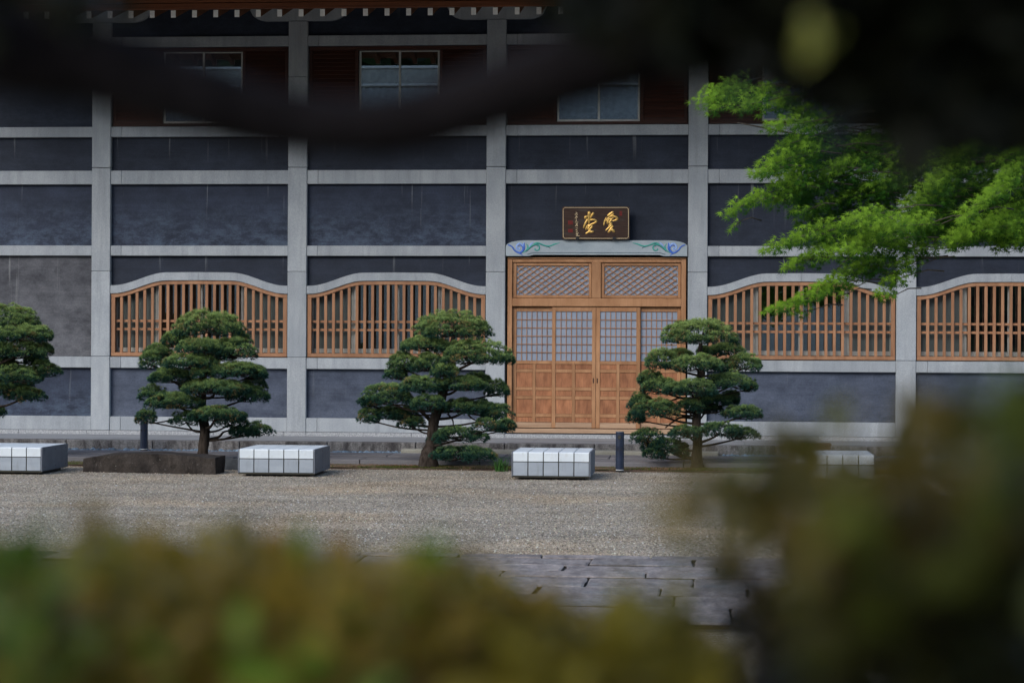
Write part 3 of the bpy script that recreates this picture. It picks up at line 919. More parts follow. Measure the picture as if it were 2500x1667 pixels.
def blobs(P, S, col, squash=.6, n=1):
    bm = bmesh.new(); bmesh.ops.create_icosphere(bm, subdivisions=n, radius=1)
    tv = np.array([v.co[:] for v in bm.verts]); tf = np.array([[v.index for v in f.verts] for f in bm.faces]); bm.free()
    tv[:, 2] *= squash
    k = len(P); a = rng.uniform(0, 2*pi, k)
    X = np.stack([np.cos(a), np.sin(a), 0*a], 1)*rng.uniform(.8, 1.5, (k, 1)); Y = np.stack([-np.sin(a), np.cos(a), 0*a], 1)
    Z = np.tile([[0, 0, 1.]], (k, 1))+rng.normal(0, .2, (k, 3))
    V, F = instance(tv, tf, P, X, Y, Z, S)
    return V, F, np.repeat(col, len(tv), 0)


n = 2600
xx = rng.uniform(-15, 7, n); keep = (xx < -5.05) | (xx > .3); xx = xx[keep]; n = len(xx)
P = np.stack([xx, rng.uniform(34.80, 35.12, n), rng.uniform(.10, .125, n)], 1)
g_ = rng.uniform(.5, 1.2, (n, 1))
Vp, Fp, Cp = blobs(P, rng.uniform(.022, .042, n), np.array([[.17, .24, .31]])*g_, .6, 1)
o = raw_mesh('river_pebbles', Vp, Fp, Cp, 'stones', None, kind='stuff', org=np.zeros(3), smooth=True)
o['label'] = 'bluish river pebbles filling the gutter under the terrace kerb'; o['category'] = 'pebbles'
# loose gravel stones
n = 60000
t = rng.uniform(0, 1, n)
yy = 19.3+(GF-19.35)*t
P = np.stack([rng.uniform(-1, 1, n)*(yy*.26)-yy*.09, yy, rng.uniform(-.002, .006, n)], 1)
g_ = rng.choice([.4, .7, 1, 1.3, 2.2], n, p=[.2, .25, .3, .2, .05])[:, None]*rng.uniform(.8, 1.2, (n, 1))
octv = np.array([[1, 0, 0], [-1, 0, 0], [0, 1, 0], [0, -1, 0], [0, 0, .7], [0, 0, -.7]], float)
octf = np.array([[0, 2, 4], [2, 1, 4], [1, 3, 4], [3, 0, 4]])
a = rng.uniform(0, 6.28, n)
X = np.stack([np.cos(a), np.sin(a), 0*a], 1)*rng.uniform(.7, 1.6, (n, 1)); Y = np.stack([-np.sin(a), np.cos(a), 0*a], 1)
V, F = instance(octv, octf, P, X, Y, np.tile([[0, 0, 1.]], (n, 1)), rng.uniform(.006, .013, n))
tone = np.array([[.355, .30, .222]])+rng.normal(0, .012, (n, 3))
o = raw_mesh('loose_gravel', V, F, np.clip(np.repeat(tone*g_, 6, 0), .02, .6), 'stones', None, kind='stuff', org=np.zeros(3))
o['label'] = 'loose grey and tan gravel stones covering the court'; o['category'] = 'gravel'

n = 2600
yy = GF-np.abs(rng.normal(0, 2.6, n)); P = np.stack([rng.uniform(-11, 3.5, n), yy, rng.uniform(.006, .014, n)], 1)
P = P[(yy > 20)]; n = len(P); a = rng.uniform(0, 6.28, n)
X = np.stack([np.cos(a), np.sin(a), rng.normal(0, .15, n)], 1); Y = np.stack([-np.sin(a), np.cos(a), rng.normal(0, .2, n)], 1)
V, F = instance(np.array([[0, -.5, 0], [.22, 0, .06], [0, .5, 0], [-.22, 0, .05]]), np.array([[0, 1, 2, 3]]), P, X, Y, np.tile([[0, 0, 1.]], (n, 1)), rng.uniform(.012, .038, n))
tn = np.array([[.13, .075, .035], [.20, .13, .06], [.10, .09, .03], [.045, .032, .022]])[rng.integers(0, 4, n)]
o = raw_mesh('leaf_litter', V, F, np.repeat(tn, 4, 0), 'stones', None, kind='stuff', org=np.zeros(3))
o['label'] = 'scattered brown fallen leaves and needles on the gravel'; o['category'] = 'fallen leaves'

# stone walk across the court, rough slabs in rows
walk = thing('stone_walk', 'rough purplish stone paving crossing the gravel in rows', None, (-1, 17, .03), kind='structure')
bed = box('bed', -40, 40, 14.5, 19.25, -.02, .004, 'mortar_gravel', walk, 0)
rows = [14.60, 15.53, 16.21, 16.79, 17.46, 17.88, 18.39, 18.96, 19.24]
for r_ in range(len(rows)-1):
    x = -9+random.random()*.8
    while x < 5.5:
        wd = random.uniform(.65, 1.45)
        y0, y1 = rows[r_]+.008+random.uniform(-.006, .006), rows[r_+1]-.008
        if x > -6.0:
            bm = bmesh.new()
            h = .036+random.uniform(-.007, .008)
            g0, g1 = random.uniform(.004, .018), random.uniform(.004, .018)
            nseg = 6
            bot = [(x+g0, y0), (x+wd-g1, y0), (x+wd-g1, y1), (x+g0, y1)]
            ring = []
            for k in range(4):
                p, q = bot[k], bot[(k+1) % 4]
                ns = nseg if k % 2 == 0 else 3
                for s_ in range(ns):
                    t_ = s_/ns
                    ring.append((p[0]+(q[0]-p[0])*t_+random.uniform(-.009, .009), p[1]+(q[1]-p[1])*t_+random.uniform(-.009, .009)))
            vs = [bm.verts.new((px_, py_, -.01)) for px_, py_ in ring]
            vt = [bm.verts.new((px_, py_, h-.008+random.uniform(-.002, .002))) for px_, py_ in ring]
            cx_, cy_ = x+wd/2, (y0+y1)/2
            vi = [bm.verts.new((cx_+(px_-cx_)*.97, cy_+(py_-cy_)*.95, h+random.uniform(-.003, .003))) for px_, py_ in ring]
            N_ = len(ring)
            for k in range(N_):
                bm.faces.new((vs[k], vs[(k+1) % N_], vt[(k+1) % N_], vt[k])).material_index = 1; bm.faces.new((vt[k], vt[(k+1) % N_], vi[(k+1) % N_], vi[k])).material_index = 0
            bm.faces.new(vi)
            bmesh.ops.translate(bm, vec=(-cx_, -cy_, 0), verts=bm.verts)
            me = bpy.data.meshes.new('paver'); bm.to_mesh(me); bm.free(); me.materials.append(M['paver_stone']); me.materials.append(M['joint_soil'])
            link('paver', me, walk, (cx_, cy_, 0))
        x += wd

# ================================================================== benches
BW, BD, BH = 1.133, 1.26, .366


def bench(name_label, xr, y, extra=0.0):
    b = thing('bench', name_label, 'bench', (xr-BW/2, y+BD/2, 0), 'low white tiled benches on the gravel')
    x0 = xr-BW; z0 = .033; z1 = z0+BH
    box('base', x0+.10, xr-.08, y+.10, y+BD-.10, -.002, z0, 'iron', b, 0)
    box('core', x0+.014, xr-.014, y+.012, y+BD-.012, z0+.012, z1-.012, 'bench_frame', b, 0)
    box('bottom_trim', x0, xr, y-.002, y+.02, z0, z0+.018, 'bench_frame', b, .003)
    for xs_ in (x0, xr-.016):      # side plates with rounded upper front corner
        pts_ = [(y-.002, z0+.019), (y+BD, z0), (y+BD, z1-.012)]
        pts_ = [(y-.002, z0+.019), (y+BD, z0+.019), (y+BD, z1-.010), (y+BD-.012, z1), (y+.018, z1), (y+.004, z1-.008), (y-.002, z1-.024)]
        n_ = len(pts_)
        V = [(xs_, a, c) for a, c in pts_]+[(xs_+.016, a, c) for a, c in pts_]
        F = [tuple(range(n_)), tuple(range(2*n_-1, n_-1, -1))]+[(k, k+n_, (k+1) % n_+n_, (k+1) % n_) for k in range(n_)]
        sp = MB().add(V, F).build('side_plate', 'bench_side', b)
        if xs_ > x0:
            for yy in (y+.13, y+BD/2, y+BD-.12):
                for zz in (z0+.07, z1-.05):
                    MB().tube([(xs_+.0155, yy, zz), (xs_+.0185, yy, zz)], .008, 8).build('screw', 'iron', sp)
    pit = (BW-.032)/5
    zm = z0+.018+.212*.98
    for k in range(5):
        a = x0+.016+pit*k+.007; c = a+pit-.014
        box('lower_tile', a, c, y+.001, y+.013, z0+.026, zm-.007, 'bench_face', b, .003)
        # upper tile folds over the edge onto the seat
        prof = [(y-.001, zm+.006), (y-.001, z1-.016), (y+.004, z1-.005), (y+.016, z1+.001), (y+BD-.014, z1+.001)]
        inn = [(y+.012, zm+.006), (y+.012, z1-.02), (y+.014, z1-.012), (y+.02, z1-.010), (y+BD-.014, z1-.010)]
        V = []
        for q, r_ in zip(prof, inn): V += [(a, *q), (c, *q), (c, *r_), (a, *r_)]
        F = [(4*i+j, 4*i+(j+1) % 4, 4*i+4+(j+1) % 4, 4*i+4+j) for i in range(4) for j in range(4)]+[(3, 2, 1, 0), (16, 17, 18, 19)]
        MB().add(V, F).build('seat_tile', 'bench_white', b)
    return b


bench('white tiled bench cut by the left picture edge, nearest the dark stone slab', -9.625, 30.14)
bench('white tiled bench between the dark stone slab and the second pine', -5.618, 30.3)
bench('white tiled bench standing in front of the wooden door', -1.605, 30.2)
p = at(2137, 1165, 30.2)
bench('white tiled bench half hidden behind the blurred shrub at the right', float(p[0]), 30.2)

# ================================================================== bollards


def bollard(label, x, y, z):
    r = .0635; h = .61
    b = thing('bollard_light', label, 'bollard', (x, y, z), 'dark bollards beside the pines')
    def cyl(n, z0, z1, rr, mt, inset=0, parent=b):
        mbx = MB()
        ringz = [(z0, rr-.003), (z0+.003, rr), (z1-.004, rr), (z1, rr-.004)]
        mbx.tube([(x, y, a) for a, _ in ringz], [c for _, c in ringz], 28)
        return mbx.build(n, mt, parent, smooth=False)
    cyl('foot_ring', z, z+.022, r-.002, 'iron')
    cyl('lower_band', z+.0225, z+.032, r-.001, 'white_paint')
    body = cyl('post', z+.0325, z+.37, r, 'bollard_steel')
    cyl('head', z+.372, z+h-.006, r, 'bollard_steel')
    cyl('cap', z+h-.0055, z+h, r-.006, 'aluminium')
    m = MB(); m.tube([(x-.004, y-r+.004, z+h-.085), (x-.004, y-r-.004, z+h-.085)], .032, 20); m.build('lamp_bezel', 'iron', b)
    m = MB(); m.tube([(x-.004, y-r-.0035, z+h-.085), (x-.004, y-r-.0055, z+h-.085)], .024, 20); m.build('lamp_glass', 'bench_frame', b)
    for dx in (-.030, .024):
        box('slot', x+dx-.009, x+dx+.009, y-r-.001, y-r+.02, z+.33, z+.36, 'iron', b, 0)


p = at(1513, 1148, 32.1); bollard('dark blue bollard standing beside the bench before the door', float(p[0]), 32.1, .015)
p = at(351.5, 1099, 34.68); bollard('dark blue bollard behind the long dark stone slab', float(p[0]), 34.68, .125)

# ================================================================== stones
def lumpy(name, outline_top, x0, x1, y0, y1, mat, label, cat, rot=0, nz=6, bottom=None, amp=.012):
    """a quarried slab: curved top, rough split faces"""
    nx_, ny_ = 40, 10
    def topz(t): return np.interp(t, [a for a, _ in outline_top], [b for _, b in outline_top])
    V = []; idx = {}
    def P(i, j, k):
        key = (i, j, k)
        if key not in idx:
            s, t, u = i/nx_, j/ny_, k/nz
            xx = x0+(x1-x0)*s+rot*(t-.5)*.0; yy = y0+(y1-y0)*t+rot*(s-.5); zz = -.02+(topz(s)+.02)*u
            if u == 1: zz -= .008*(t < .01)
            q = amp
            xx += q*sin(17*yy+9*zz+3*s)*.6+random.uniform(-q, q)*.35
            yy += q*sin(7*xx+11*zz)+q*.6*sin(23*xx+5*zz)+random.uniform(-q, q)*.3
            zz += q*.35*sin(9*xx+7*yy)+random.uniform(-q, q)*.2
            idx[key] = len(V); V.append((xx, yy, zz))
        return idx[key]
    F = []
    for i in range(nx_):
        for k in range(nz):
            F.append((P(i, 0, k), P(i+1, 0, k), P(i+1, 0, k+1), P(i, 0, k+1)))
            F.append((P(i, ny_, k), P(i, ny_, k+1), P(i+1, ny_, k+1), P(i+1, ny_, k)))
        for j in range(ny_):
            F.append((P(i, j, nz), P(i+1, j, nz), P(i+1, j+1, nz), P(i, j+1, nz)))
    for j in range(ny_):
        for k in range(nz):
            F.append((P(0, j, k), P(0, j, k+1), P(0, j+1, k+1), P(0, j+1, k)))
            F.append((P(nx_, j, k), P(nx_, j+1, k), P(nx_, j+1, k+1), P(nx_, j, k+1)))
    o = MB().add(V, F).build(name, mat, None, loc=((x0+x1)/2, (y0+y1)/2, 0))
    o['label'] = label; o['category'] = cat
    return o


xa = float(at(213, 1150, 31.1)[0]); xb = float(at(531, 1158, 30.75)[0])
lumpy('stone_slab', [(0, .20), (.06, .225), (.17, .265), (.33, .288), (.5, .295), (.68, .29), (.85, .268), (.96, .25), (1, .25)], xa, xb, 30.75, 31.35, 'rock',
      'long dark rough-hewn stone slab lying on the gravel before the first pine', 'stone', rot=-.28)
xa = float(at(548, 1140, 31.75)[0]); xb = float(at(583, 1140, 31.75)[0])
lumpy('stone_block', [(0, .185), (.65, .19), (.68, .175), (1, .18)], xa-.2, xb+.1, 31.7, 31.95, 'slate_block',
      'small slate-grey block between the dark slab and the white bench', 'stone', amp=.004)
xa = float(at(1955, 1090, 33.0)[0]); xb = float(at(2027, 1090, 33.0)[0])
o = MB().box(xa, xb, 32.9, 33.2, .0, .40).box(xa-.01, xb+.01, 32.88, 33.22, .40, .43).build('brown_box', 'brown_block', None, loc=((xa+xb)/2, 33.05, 0))
o['label'] = 'low brown wooden box behind the blurred bench at the right'; o['category'] = 'box'

# ================================================================== pines
SHAPES = {}


def pine(label, crop, base, trunk, trad, pads, Y=32.6, seed=1, limbs=()):
    """crop = (ox, oy, s): enlarged-picture units to photograph pixels"""
    global rng
    rng = np.random.default_rng(seed); rnd = random.Random(seed)
    ox, oy, s = crop
    W = lambda x, y, d=0.0: at(ox+s*x, oy+s*y, Y+d)
    unitm = s*Y/FPX                                  # metres per crop unit
    b0 = W(*base); b0[2] = .02
    tree = thing('pine_tree', label, 'tree', b0, 'cloud-pruned pines in front of the hall')
    P = [b0-np.array([0, 0, .08])]+[W(x, y, .05*sin(i*2.1+seed)) for i, (x, y) in enumerate(trunk)]
    R_ = [trad[0]*unitm*1.55]+[r*unitm for r in trad]
    P2 = spline(P, 5); R2 = np.interp(np.linspace(0, len(R_)-1, len(P2)), range(len(R_)), R_)
    # bark relief: uneven ring radii
    mb = MB(); nseg = 14; V = []
    for i, p in enumerate(P2):
        for j in range(nseg):
            q = 2*pi*j/nseg
            rr = R2[i]*(1+.12*sin(3*q+i*.7)+.08*rnd.uniform(-1, 1))
            V.append(p+np.array([cos(q)*rr, sin(q)*rr, 0]))
    F = [(i*nseg+j, i*nseg+(j+1) % nseg, (i+1)*nseg+(j+1) % nseg, (i+1)*nseg+j) for i in range(len(P2)-1) for j in range(nseg)]
    F.append(tuple((len(P2)-1)*nseg+j for j in range(nseg)))
    mb.add(V, F).build('trunk', 'bark', tree, smooth=True)
    TP = np.array(P2)
    for (pts_, r0) in limbs:
        Q = spline([W(x, y, .1) for x, y in pts_], 4)
        MB().tube(Q, list(np.linspace(r0*unitm, r0*unitm*.45, len(Q))), 7).build('branch', 'bark', tree, smooth=True)
    top_z = max(W(p[0], p[1])[2] for p in pads)
    for ip, pad in enumerate(pads):
        cx, cy, rx, ry = pad[:4]
        off = pad[4] if len(pad) > 4 else rnd.uniform(-.32, .28)*(1 if ip else 0)
        c = W(cx, cy, off)
        a = rx*unitm*1.03; h = ry*unitm*1.15; dpt = max(.16, min(a*.8, .62))
        top = ip == 0
        zc = c[2]-h*.45                              # pad is a dome on a flatter underside
        # lumps over the dome
        area = 2*pi*((a*dpt)**.8)
        nl = int(area/(.0135 if cy < pads[-1][1]*0+base[1]-330 else .020))+9
        d = unit(rng.normal(size=(nl*2, 3))); d[:, 2] = np.abs(d[:, 2])*1.0-.18; d = d[d[:, 2] > -.16][:nl]
        d = unit(d)
        wob = 1+.10*np.sin(3*np.arctan2(d[:, 1], d[:, 0])+ip)+rng.uniform(-.10, .06, len(d))
        L = np.stack([c[0]+(a-.05)*d[:, 0]*wob, c[1]+(dpt-.04)*d[:, 1]*wob, zc+np.where(d[:, 2] > 0, (h*1.40-.05), h*.32)*d[:, 2]*wob], 1)
        nrm = unit(d*np.array([1/a, 1/dpt, 1/(h*1.3)])); nrm = unit(nrm+np.array([0, 0, .35]))
        # tufts on each lump
        kt = 22
        lr = rng.uniform(.038, .072, len(L))
        e_ = unit(rng.normal(size=(len(L), kt, 3))+nrm[:, None, :]*.9)
        TPs = (L[:, None, :]+e_*lr[:, None, None]*np.array([1.2, 1.2, .75])).reshape(-1, 3)
        TN = unit(e_+np.array([0, 0, .55])).reshape(-1, 3)
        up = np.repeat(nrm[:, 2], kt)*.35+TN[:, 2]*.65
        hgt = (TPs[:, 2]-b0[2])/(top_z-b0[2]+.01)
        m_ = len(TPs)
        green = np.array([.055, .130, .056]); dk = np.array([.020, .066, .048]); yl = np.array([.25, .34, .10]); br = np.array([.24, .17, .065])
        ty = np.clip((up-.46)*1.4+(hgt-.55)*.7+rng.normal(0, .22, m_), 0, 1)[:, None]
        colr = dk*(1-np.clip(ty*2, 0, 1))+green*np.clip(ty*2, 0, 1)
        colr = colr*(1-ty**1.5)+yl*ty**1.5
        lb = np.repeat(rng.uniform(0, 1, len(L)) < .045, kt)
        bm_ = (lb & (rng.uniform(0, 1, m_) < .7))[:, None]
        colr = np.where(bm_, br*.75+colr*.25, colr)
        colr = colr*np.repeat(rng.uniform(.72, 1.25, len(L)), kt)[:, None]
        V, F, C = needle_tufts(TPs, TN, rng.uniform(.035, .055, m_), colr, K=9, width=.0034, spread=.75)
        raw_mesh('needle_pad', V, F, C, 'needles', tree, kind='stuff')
        # limb from the trunk to the pad, and twigs fanning under it
        zt_ = min(max(zc-.10, b0[2]+.25), TP[-1][2])
        k = int(np.argmin(np.abs(TP[:, 2]-zt_+.05)))
        s0 = TP[k]
        e0 = np.array([c[0], c[1], zc-.01])
        mbb = MB()
        mid = (s0+e0)/2+np.array([rnd.uniform(-.04, .04), rnd.uniform(-.05, .05), -.04+rnd.uniform(-.03, .04)])
        rb = .010+.014*min(1, a/.5)
        if not top: mbb.tube(spline([s0, mid, e0], 5), list(np.linspace(rb*1.3, rb*.7, 11)), 6)
        nt_ = int(8+a*22)
        sel = rng.choice(len(L), min(nt_, len(L)), replace=False)
        for q in sel:
            e1 = L[q]-np.array([0, 0, .02])
            mm = (e0+e1)/2+np.array([rnd.uniform(-.03, .03), rnd.uniform(-.03, .03), -.035])
            mbb.tube([e0 if rnd.random() < .6 else mid*.35+e0*.65, mm, e1], [.008, .006, .0035], 4)
        mbb.build('branch', 'bark', tree, smooth=True, fix=False)
    return tree


C1 = (0, 580, .3955); C2 = (700, 640, .35714); C3 = (1200, 700, .3189)
pine('dome-topped cloud-pruned pine behind the long dark stone slab', C1, (1255, 1420),
     [(1255, 1330), (1262, 1200), (1250, 1050), (1248, 900), (1270, 760), (1290, 640), (1290, 560)], [34, 33, 29, 25, 22, 18, 12, 8],
     [(1280, 540, 205, 85, 0), (1085, 622, 85, 45), (980, 700, 80, 45, .1), (935, 760, 62, 62, -.1), (1240, 668, 130, 48, -.35), (1455, 690, 130, 70, -.1), (1490, 640, 60, 45, .2),
      (1165, 762, 155, 45, -.35), (1050, 850, 125, 48, -.1), (1245, 832, 60, 32, -.4), (1440, 815, 185, 46, -.15), (1560, 830, 80, 45, .1),
      (1330, 925, 190, 45, -.3), (1520, 965, 125, 52, .1), (1570, 910, 70, 55, .25), (945, 965, 80, 55, -.1), (1085, 1010, 165, 48, -.2), (905, 1105, 58, 50, -.1),
      (1150, 1115, 88, 46, -.15), (1330, 1085, 165, 42, -.35), (1420, 1130, 95, 40, 0), (1590, 1185, 105, 42, .1), (1475, 1190, 58, 26, 0), (1340, 720, 110, 45, .35), (1200, 910, 90, 40, .35)],
     Y=32.3, seed=3, limbs=(([(1240, 1070), (1160, 1085), (1060, 1125), (950, 1145)], 8), ([(1285, 1245), (1350, 1230), (1380, 1200), (1420, 1190)], 10), ([(1300, 860), (1360, 885), (1420, 900)], 8)))
pine('leaning cloud-pruned pine with wide pads just left of the door', C2, (965, 1400),
     [(968, 1330), (990, 1220), (1008, 1100), (1045, 960), (1090, 830), (1128, 700), (1120, 600), (1145, 480)], [58, 40, 36, 36, 33, 30, 26, 18, 10],
     [(1130, 440, 248, 98, 0), (940, 560, 158, 48, -.1), (1285, 628, 232, 92, -.15), (800, 690, 100, 70, -.05), (745, 750, 68, 60, 0), (965, 690, 125, 60, -.2), (1080, 740, 90, 40, -.4),
      (920, 835, 140, 62, -.3), (1180, 830, 160, 50, -.2), (1300, 800, 90, 40, .3), (1435, 865, 82, 60, .15), (690, 910, 175, 78, -.15), (575, 955, 62, 45, .1), (960, 960, 110, 52, -.4),
      (1230, 985, 190, 50, .1), (1440, 1025, 105, 55, .1), (1420, 1105, 135, 48, 0), (1510, 1120, 50, 38, .2), (560, 1050, 68, 48, 0), (740, 1030, 135, 44, .1), (850, 1095, 82, 38, 0),
      (1180, 1180, 175, 55, -.1), (1040, 1200, 70, 45, .1), (1220, 1305, 215, 48, -.15), (1060, 1300, 70, 50, .05), (1100, 590, 80, 36, .3)],
     Y=32.6, seed=5, limbs=(([(985, 1085), (920, 1020), (860, 985), (830, 950)], 14), ([(1060, 1022), (1180, 1018), (1260, 1035), (1400, 1060)], 11), ([(1240, 1040), (1270, 1070), (1330, 1095)], 7), ([(1100, 1035), (1135, 1080), (1138, 1130)], 7), ([(860, 985), (780, 975), (690, 980)], 8)))
pine('open-layered cloud-pruned pine on a straight trunk before the right edge of the door', C3, (1570, 1385),
     [(1572, 1330), (1575, 1200), (1572, 1050), (1580, 900), (1600, 760), (1608, 640), (1595, 540), (1600, 430)], [44, 36, 34, 32, 30, 27, 24, 20, 12],
     [(1592, 358, 268, 100, 0), (1800, 480, 125, 48, .1), (1640, 490, 70, 32, .3), (1310, 565, 130, 72, -.1), (1440, 512, 90, 30, .3), (1590, 590, 175, 66, -.3), (1940, 585, 118, 70, 0), (1780, 600, 80, 48, .3),
      (1210, 700, 82, 60, 0), (1300, 765, 140, 60, -.1), (1530, 770, 180, 64, -.35), (1830, 720, 150, 66, -.1), (1975, 755, 50, 45, .15), (1690, 865, 170, 50, .2), (1830, 850, 60, 52, .3), (1510, 905, 90, 48, -.2),
      (1150, 880, 90, 60, .1), (1270, 935, 165, 72, -.15), (1105, 985, 55, 55, 0), (1920, 962, 135, 48, -.1), (1500, 1110, 130, 46, -.2), (1750, 1092, 150, 50, -.25), (1925, 1125, 108, 42, 0),
      (1200, 1150, 120, 62, 0), (1335, 1215, 165, 52, .1), (1245, 1275, 80, 34, 0), (1458, 1265, 44, 28, .1), (1640, 930, 110, 36, .3)],
     Y=32.9, seed=8, limbs=(([(1560, 1010), (1450, 1000), (1380, 1040), (1330, 1080)], 10), ([(1570, 960), (1470, 960), (1390, 930), (1290, 1000)], 9), ([(1560, 860), (1450, 850), (1350, 880)], 10), ([(1600, 960), (1700, 965), (1780, 945)], 8), ([(1440, 1150), (1440, 1190), (1400, 1225)], 8)))
pine('cloud-pruned pine cut off by the left edge of the picture', C1, (-70, 1415),
     [(-72, 1330), (-65, 1200), (-60, 1000), (-40, 850), (-25, 700), (-20, 600), (-10, 500)], [36, 34, 30, 27, 24, 20, 14, 8],
     [(20, 500, 215, 82, 0), (100, 590, 190, 52, -.3), (265, 595, 48, 48, 0), (110, 695, 165, 58, -.2), (262, 690, 55, 38, .1), (90, 850, 175, 56, -.2), (275, 815, 90, 52, 0), (60, 905, 130, 40, .2), (150, 965, 125, 42, 0),
      (-150, 640, 170, 60), (-200, 760, 160, 60), (-230, 900, 170, 60), (-180, 1060, 190, 55), (-20, 780, 150, 45, .2), (225, 750, 70, 35, .2), (30, 930, 60, 35, -.2)],
     Y=32.6, seed=11, limbs=(([(-40, 860), (60, 775), (180, 780)], 9), ([(-50, 940), (40, 920), (110, 935)], 8)))

# grass tuft
rng = np.random.default_rng(5)
g0 = at(1222, 1148, 32.1)
tuft = thing('grass_tuft', 'green grass tuft at the left end of the bench before the door', 'plant', (g0[0], 32.1, 0))
n = 90; V = []; F = []; T = []
for k in range(n):
    a = rng.uniform(0, 2*pi); b_ = np.array([g0[0]+rng.normal(0, .05), 32.1+rng.normal(0, .05), .0])
    L_ = rng.uniform(.15, .34); lean = rng.uniform(.25, 1.1); dx = np.array([cos(a), sin(a), 0])
    pr = np.array([-sin(a), cos(a), 0])*.005
    pts_ = [b_+dx*L_*lean*t_*t_+np.array([0, 0, L_*(t_-.45*lean*t_*t_)]) for t_ in (0, .35, .7, 1)]
    i0 = len(V)
    for q, wdt in zip(pts_, (1, 1.1, .8, .1)): V += [q-pr*wdt, q+pr*wdt]; T += [[.05, .13, .03], [.07, .17, .04]]
    F += [(i0+2*j, i0+2*j+1, i0+2*j+3, i0+2*j+2) for j in range(3)]
raw_mesh('blades', np.array(V), np.array(F), np.array(T), 'needles', tuft, kind='stuff')

# ================================================================== maple
rng = np.random.default_rng(21)
MY = 21.0
UM = .4464*MY/FPX
mx0 = at(2900, 1000, MY)
maple = thing('maple_tree', 'bright green maple whose leafy boughs hang in from the right', 'tree', (mx0[0], MY, 0))
ang = np.radians([-128, -100, -82, -62, -44, -28, -14, 0, 14, 28, 44, 62, 82, 100, 128])
ln = [.30, .16, .62, .22, .86, .27, .30, 1.0, .30, .27, .86, .22, .62, .16, .30]
ang = np.radians([-130, -105, -82, -62, -42, -21, 0, 21, 42, 62, 82, 105, 130]); ln = [.34, .10, .66, .14, .90, .17, 1.08, .17, .90, .14, .66, .10, .34]
tv = np.array([[0, 0, 0]]+[[l*sin(a), l*cos(a), -.10*l*l] for a, l in zip(ang, ln)])
tf = np.array([[0, k, k+1] for k in range(1, 13)])
# sprays: centre, radii in enlarged-picture units, slope (down to the left), depth offset, density
SPR = [(240, 190, 150, 75, -.25, 0, 1), (330, 120, 120, 50, -.2, .5, .6), (400, 235, 115, 42, -.15, -.3, 1), (560, 250, 110, 45, -.3, .2, .7), (200, 270, 70, 30, -.3, -.1, .7),
       (600, 345, 165, 42, -.08, -.2, 1), (660, 440, 130, 50, -.3, .3, .8), (540, 560, 140, 62, -.35, 0, 1), (700, 520, 170, 80, -.3, .3, 1), (460, 610, 75, 30, -.1, -.2, .8),
       (640, 640, 140, 60, -.3, .2, 1), (330, 805, 100, 46, -.4, 0, 1), (460, 740, 120, 52, -.35, .1, 1), (600, 730, 140, 58, -.35, .3, 1), (320, 900, 40, 26, -.6, 0, .6), (750, 680, 190, 80, -.3, .5, 1),
       (690, 815, 60, 32, -.1, .1, .7), (850, 780, 150, 45, -.3, .6, .7), (930, 600, 230, 95, -.2, .6, .9), (1050, 720, 240, 80, -.3, .7, .8), (1180, 650, 260, 90, -.2, .8, .9),
       (560, 1005, 120, 42, -.35, 0, 1), (700, 950, 130, 58, -.35, .1, 1), (860, 920, 170, 60, -.25, .2, 1), (1040, 850, 160, 52, -.2, -.1, 1), (1180, 900, 190, 62, .0, -.3, 1.1), (1330, 890, 120, 60, .1, 0, 1),
       (640, 1115, 75, 36, -.25, 0, 1), (800, 1050, 160, 65, -.3, .2, 1), (960, 1030, 190, 70, -.2, 0, 1), (1120, 1010, 200, 75, .1, .3, 1), (1280, 1000, 150, 70, .2, .5, .8),
       (540, 1352, 80, 26, -.25, 0, 1), (650, 1320, 110, 40, -.3, .1, 1), (760, 1265, 130, 52, -.35, 0, 1), (700, 1370, 70, 24, -.1, .2, .7), (870, 1210, 120, 50, -.3, .2, 1), (900, 1280, 50, 22, -.1, 0, .6), (1000, 1140, 180, 60, -.2, .3, .9), (960, 1225, 50, 22, .2, .1, .6),
       (1150, 1275, 60, 44, .2, .1, .9), (1210, 1190, 90, 58, -.2, .2, .9), (1100, 1120, 150, 60, .1, .5, .9), (1270, 1110, 90, 55, .1, .3, .8), (1380, 1030, 110, 50, .0, .4, .8), (1490, 1015, 80, 34, .1, .2, .7),
       (1380, 760, 200, 90, -.3, .4, 1), (1500, 620, 170, 80, -.4, .1, 1), (1560, 500, 150, 60, -.4, 0, 1), (1700, 440, 150, 42, -.3, .3, .7), (1450, 870, 180, 80, -.2, .6, 1), (1600, 900, 200, 90, .0, .7, .9), (1300, 560, 160, 60, -.2, .9, .6),
       (1600, 850, 85, 34, -.35, -.4, 1.1), (1680, 765, 130, 50, -.45, -.4, 1.1), (1790, 680, 120, 60, -.45, -.3, 1.1), (1850, 590, 100, 55, -.4, -.3, 1.1), (1860, 500, 110, 45, -.4, -.2, 1), (1800, 430, 120, 40, -.3, 0, .8), (1760, 900, 170, 70, .0, .3, .9), (1880, 830, 120, 80, 0, .4, .9),
       (1800, 1000, 110, 45, .1, .2, .9), (1700, 960, 120, 45, .1, .5, .7), (1900, 960, 90, 60, 0, .3, .9), (1950, 700, 120, 90, 0, .5, 1), (1650, 700, 170, 80, -.2, .8, .9), (2050, 600, 200, 160, 0, .6, .8), (2100, 900, 200, 130, 0, .6, .8), (2000, 380, 180, 90, 0, .6, .8),
       (1000, 480, 150, 60, -.1, .9, .5), (850, 420, 140, 50, -.2, .9, .5), (1150, 520, 180, 60, 0, 1., .6), (740, 330, 120, 50, -.2, .7, .5), (500, 150, 130, 45, -.2, .6, .5)]
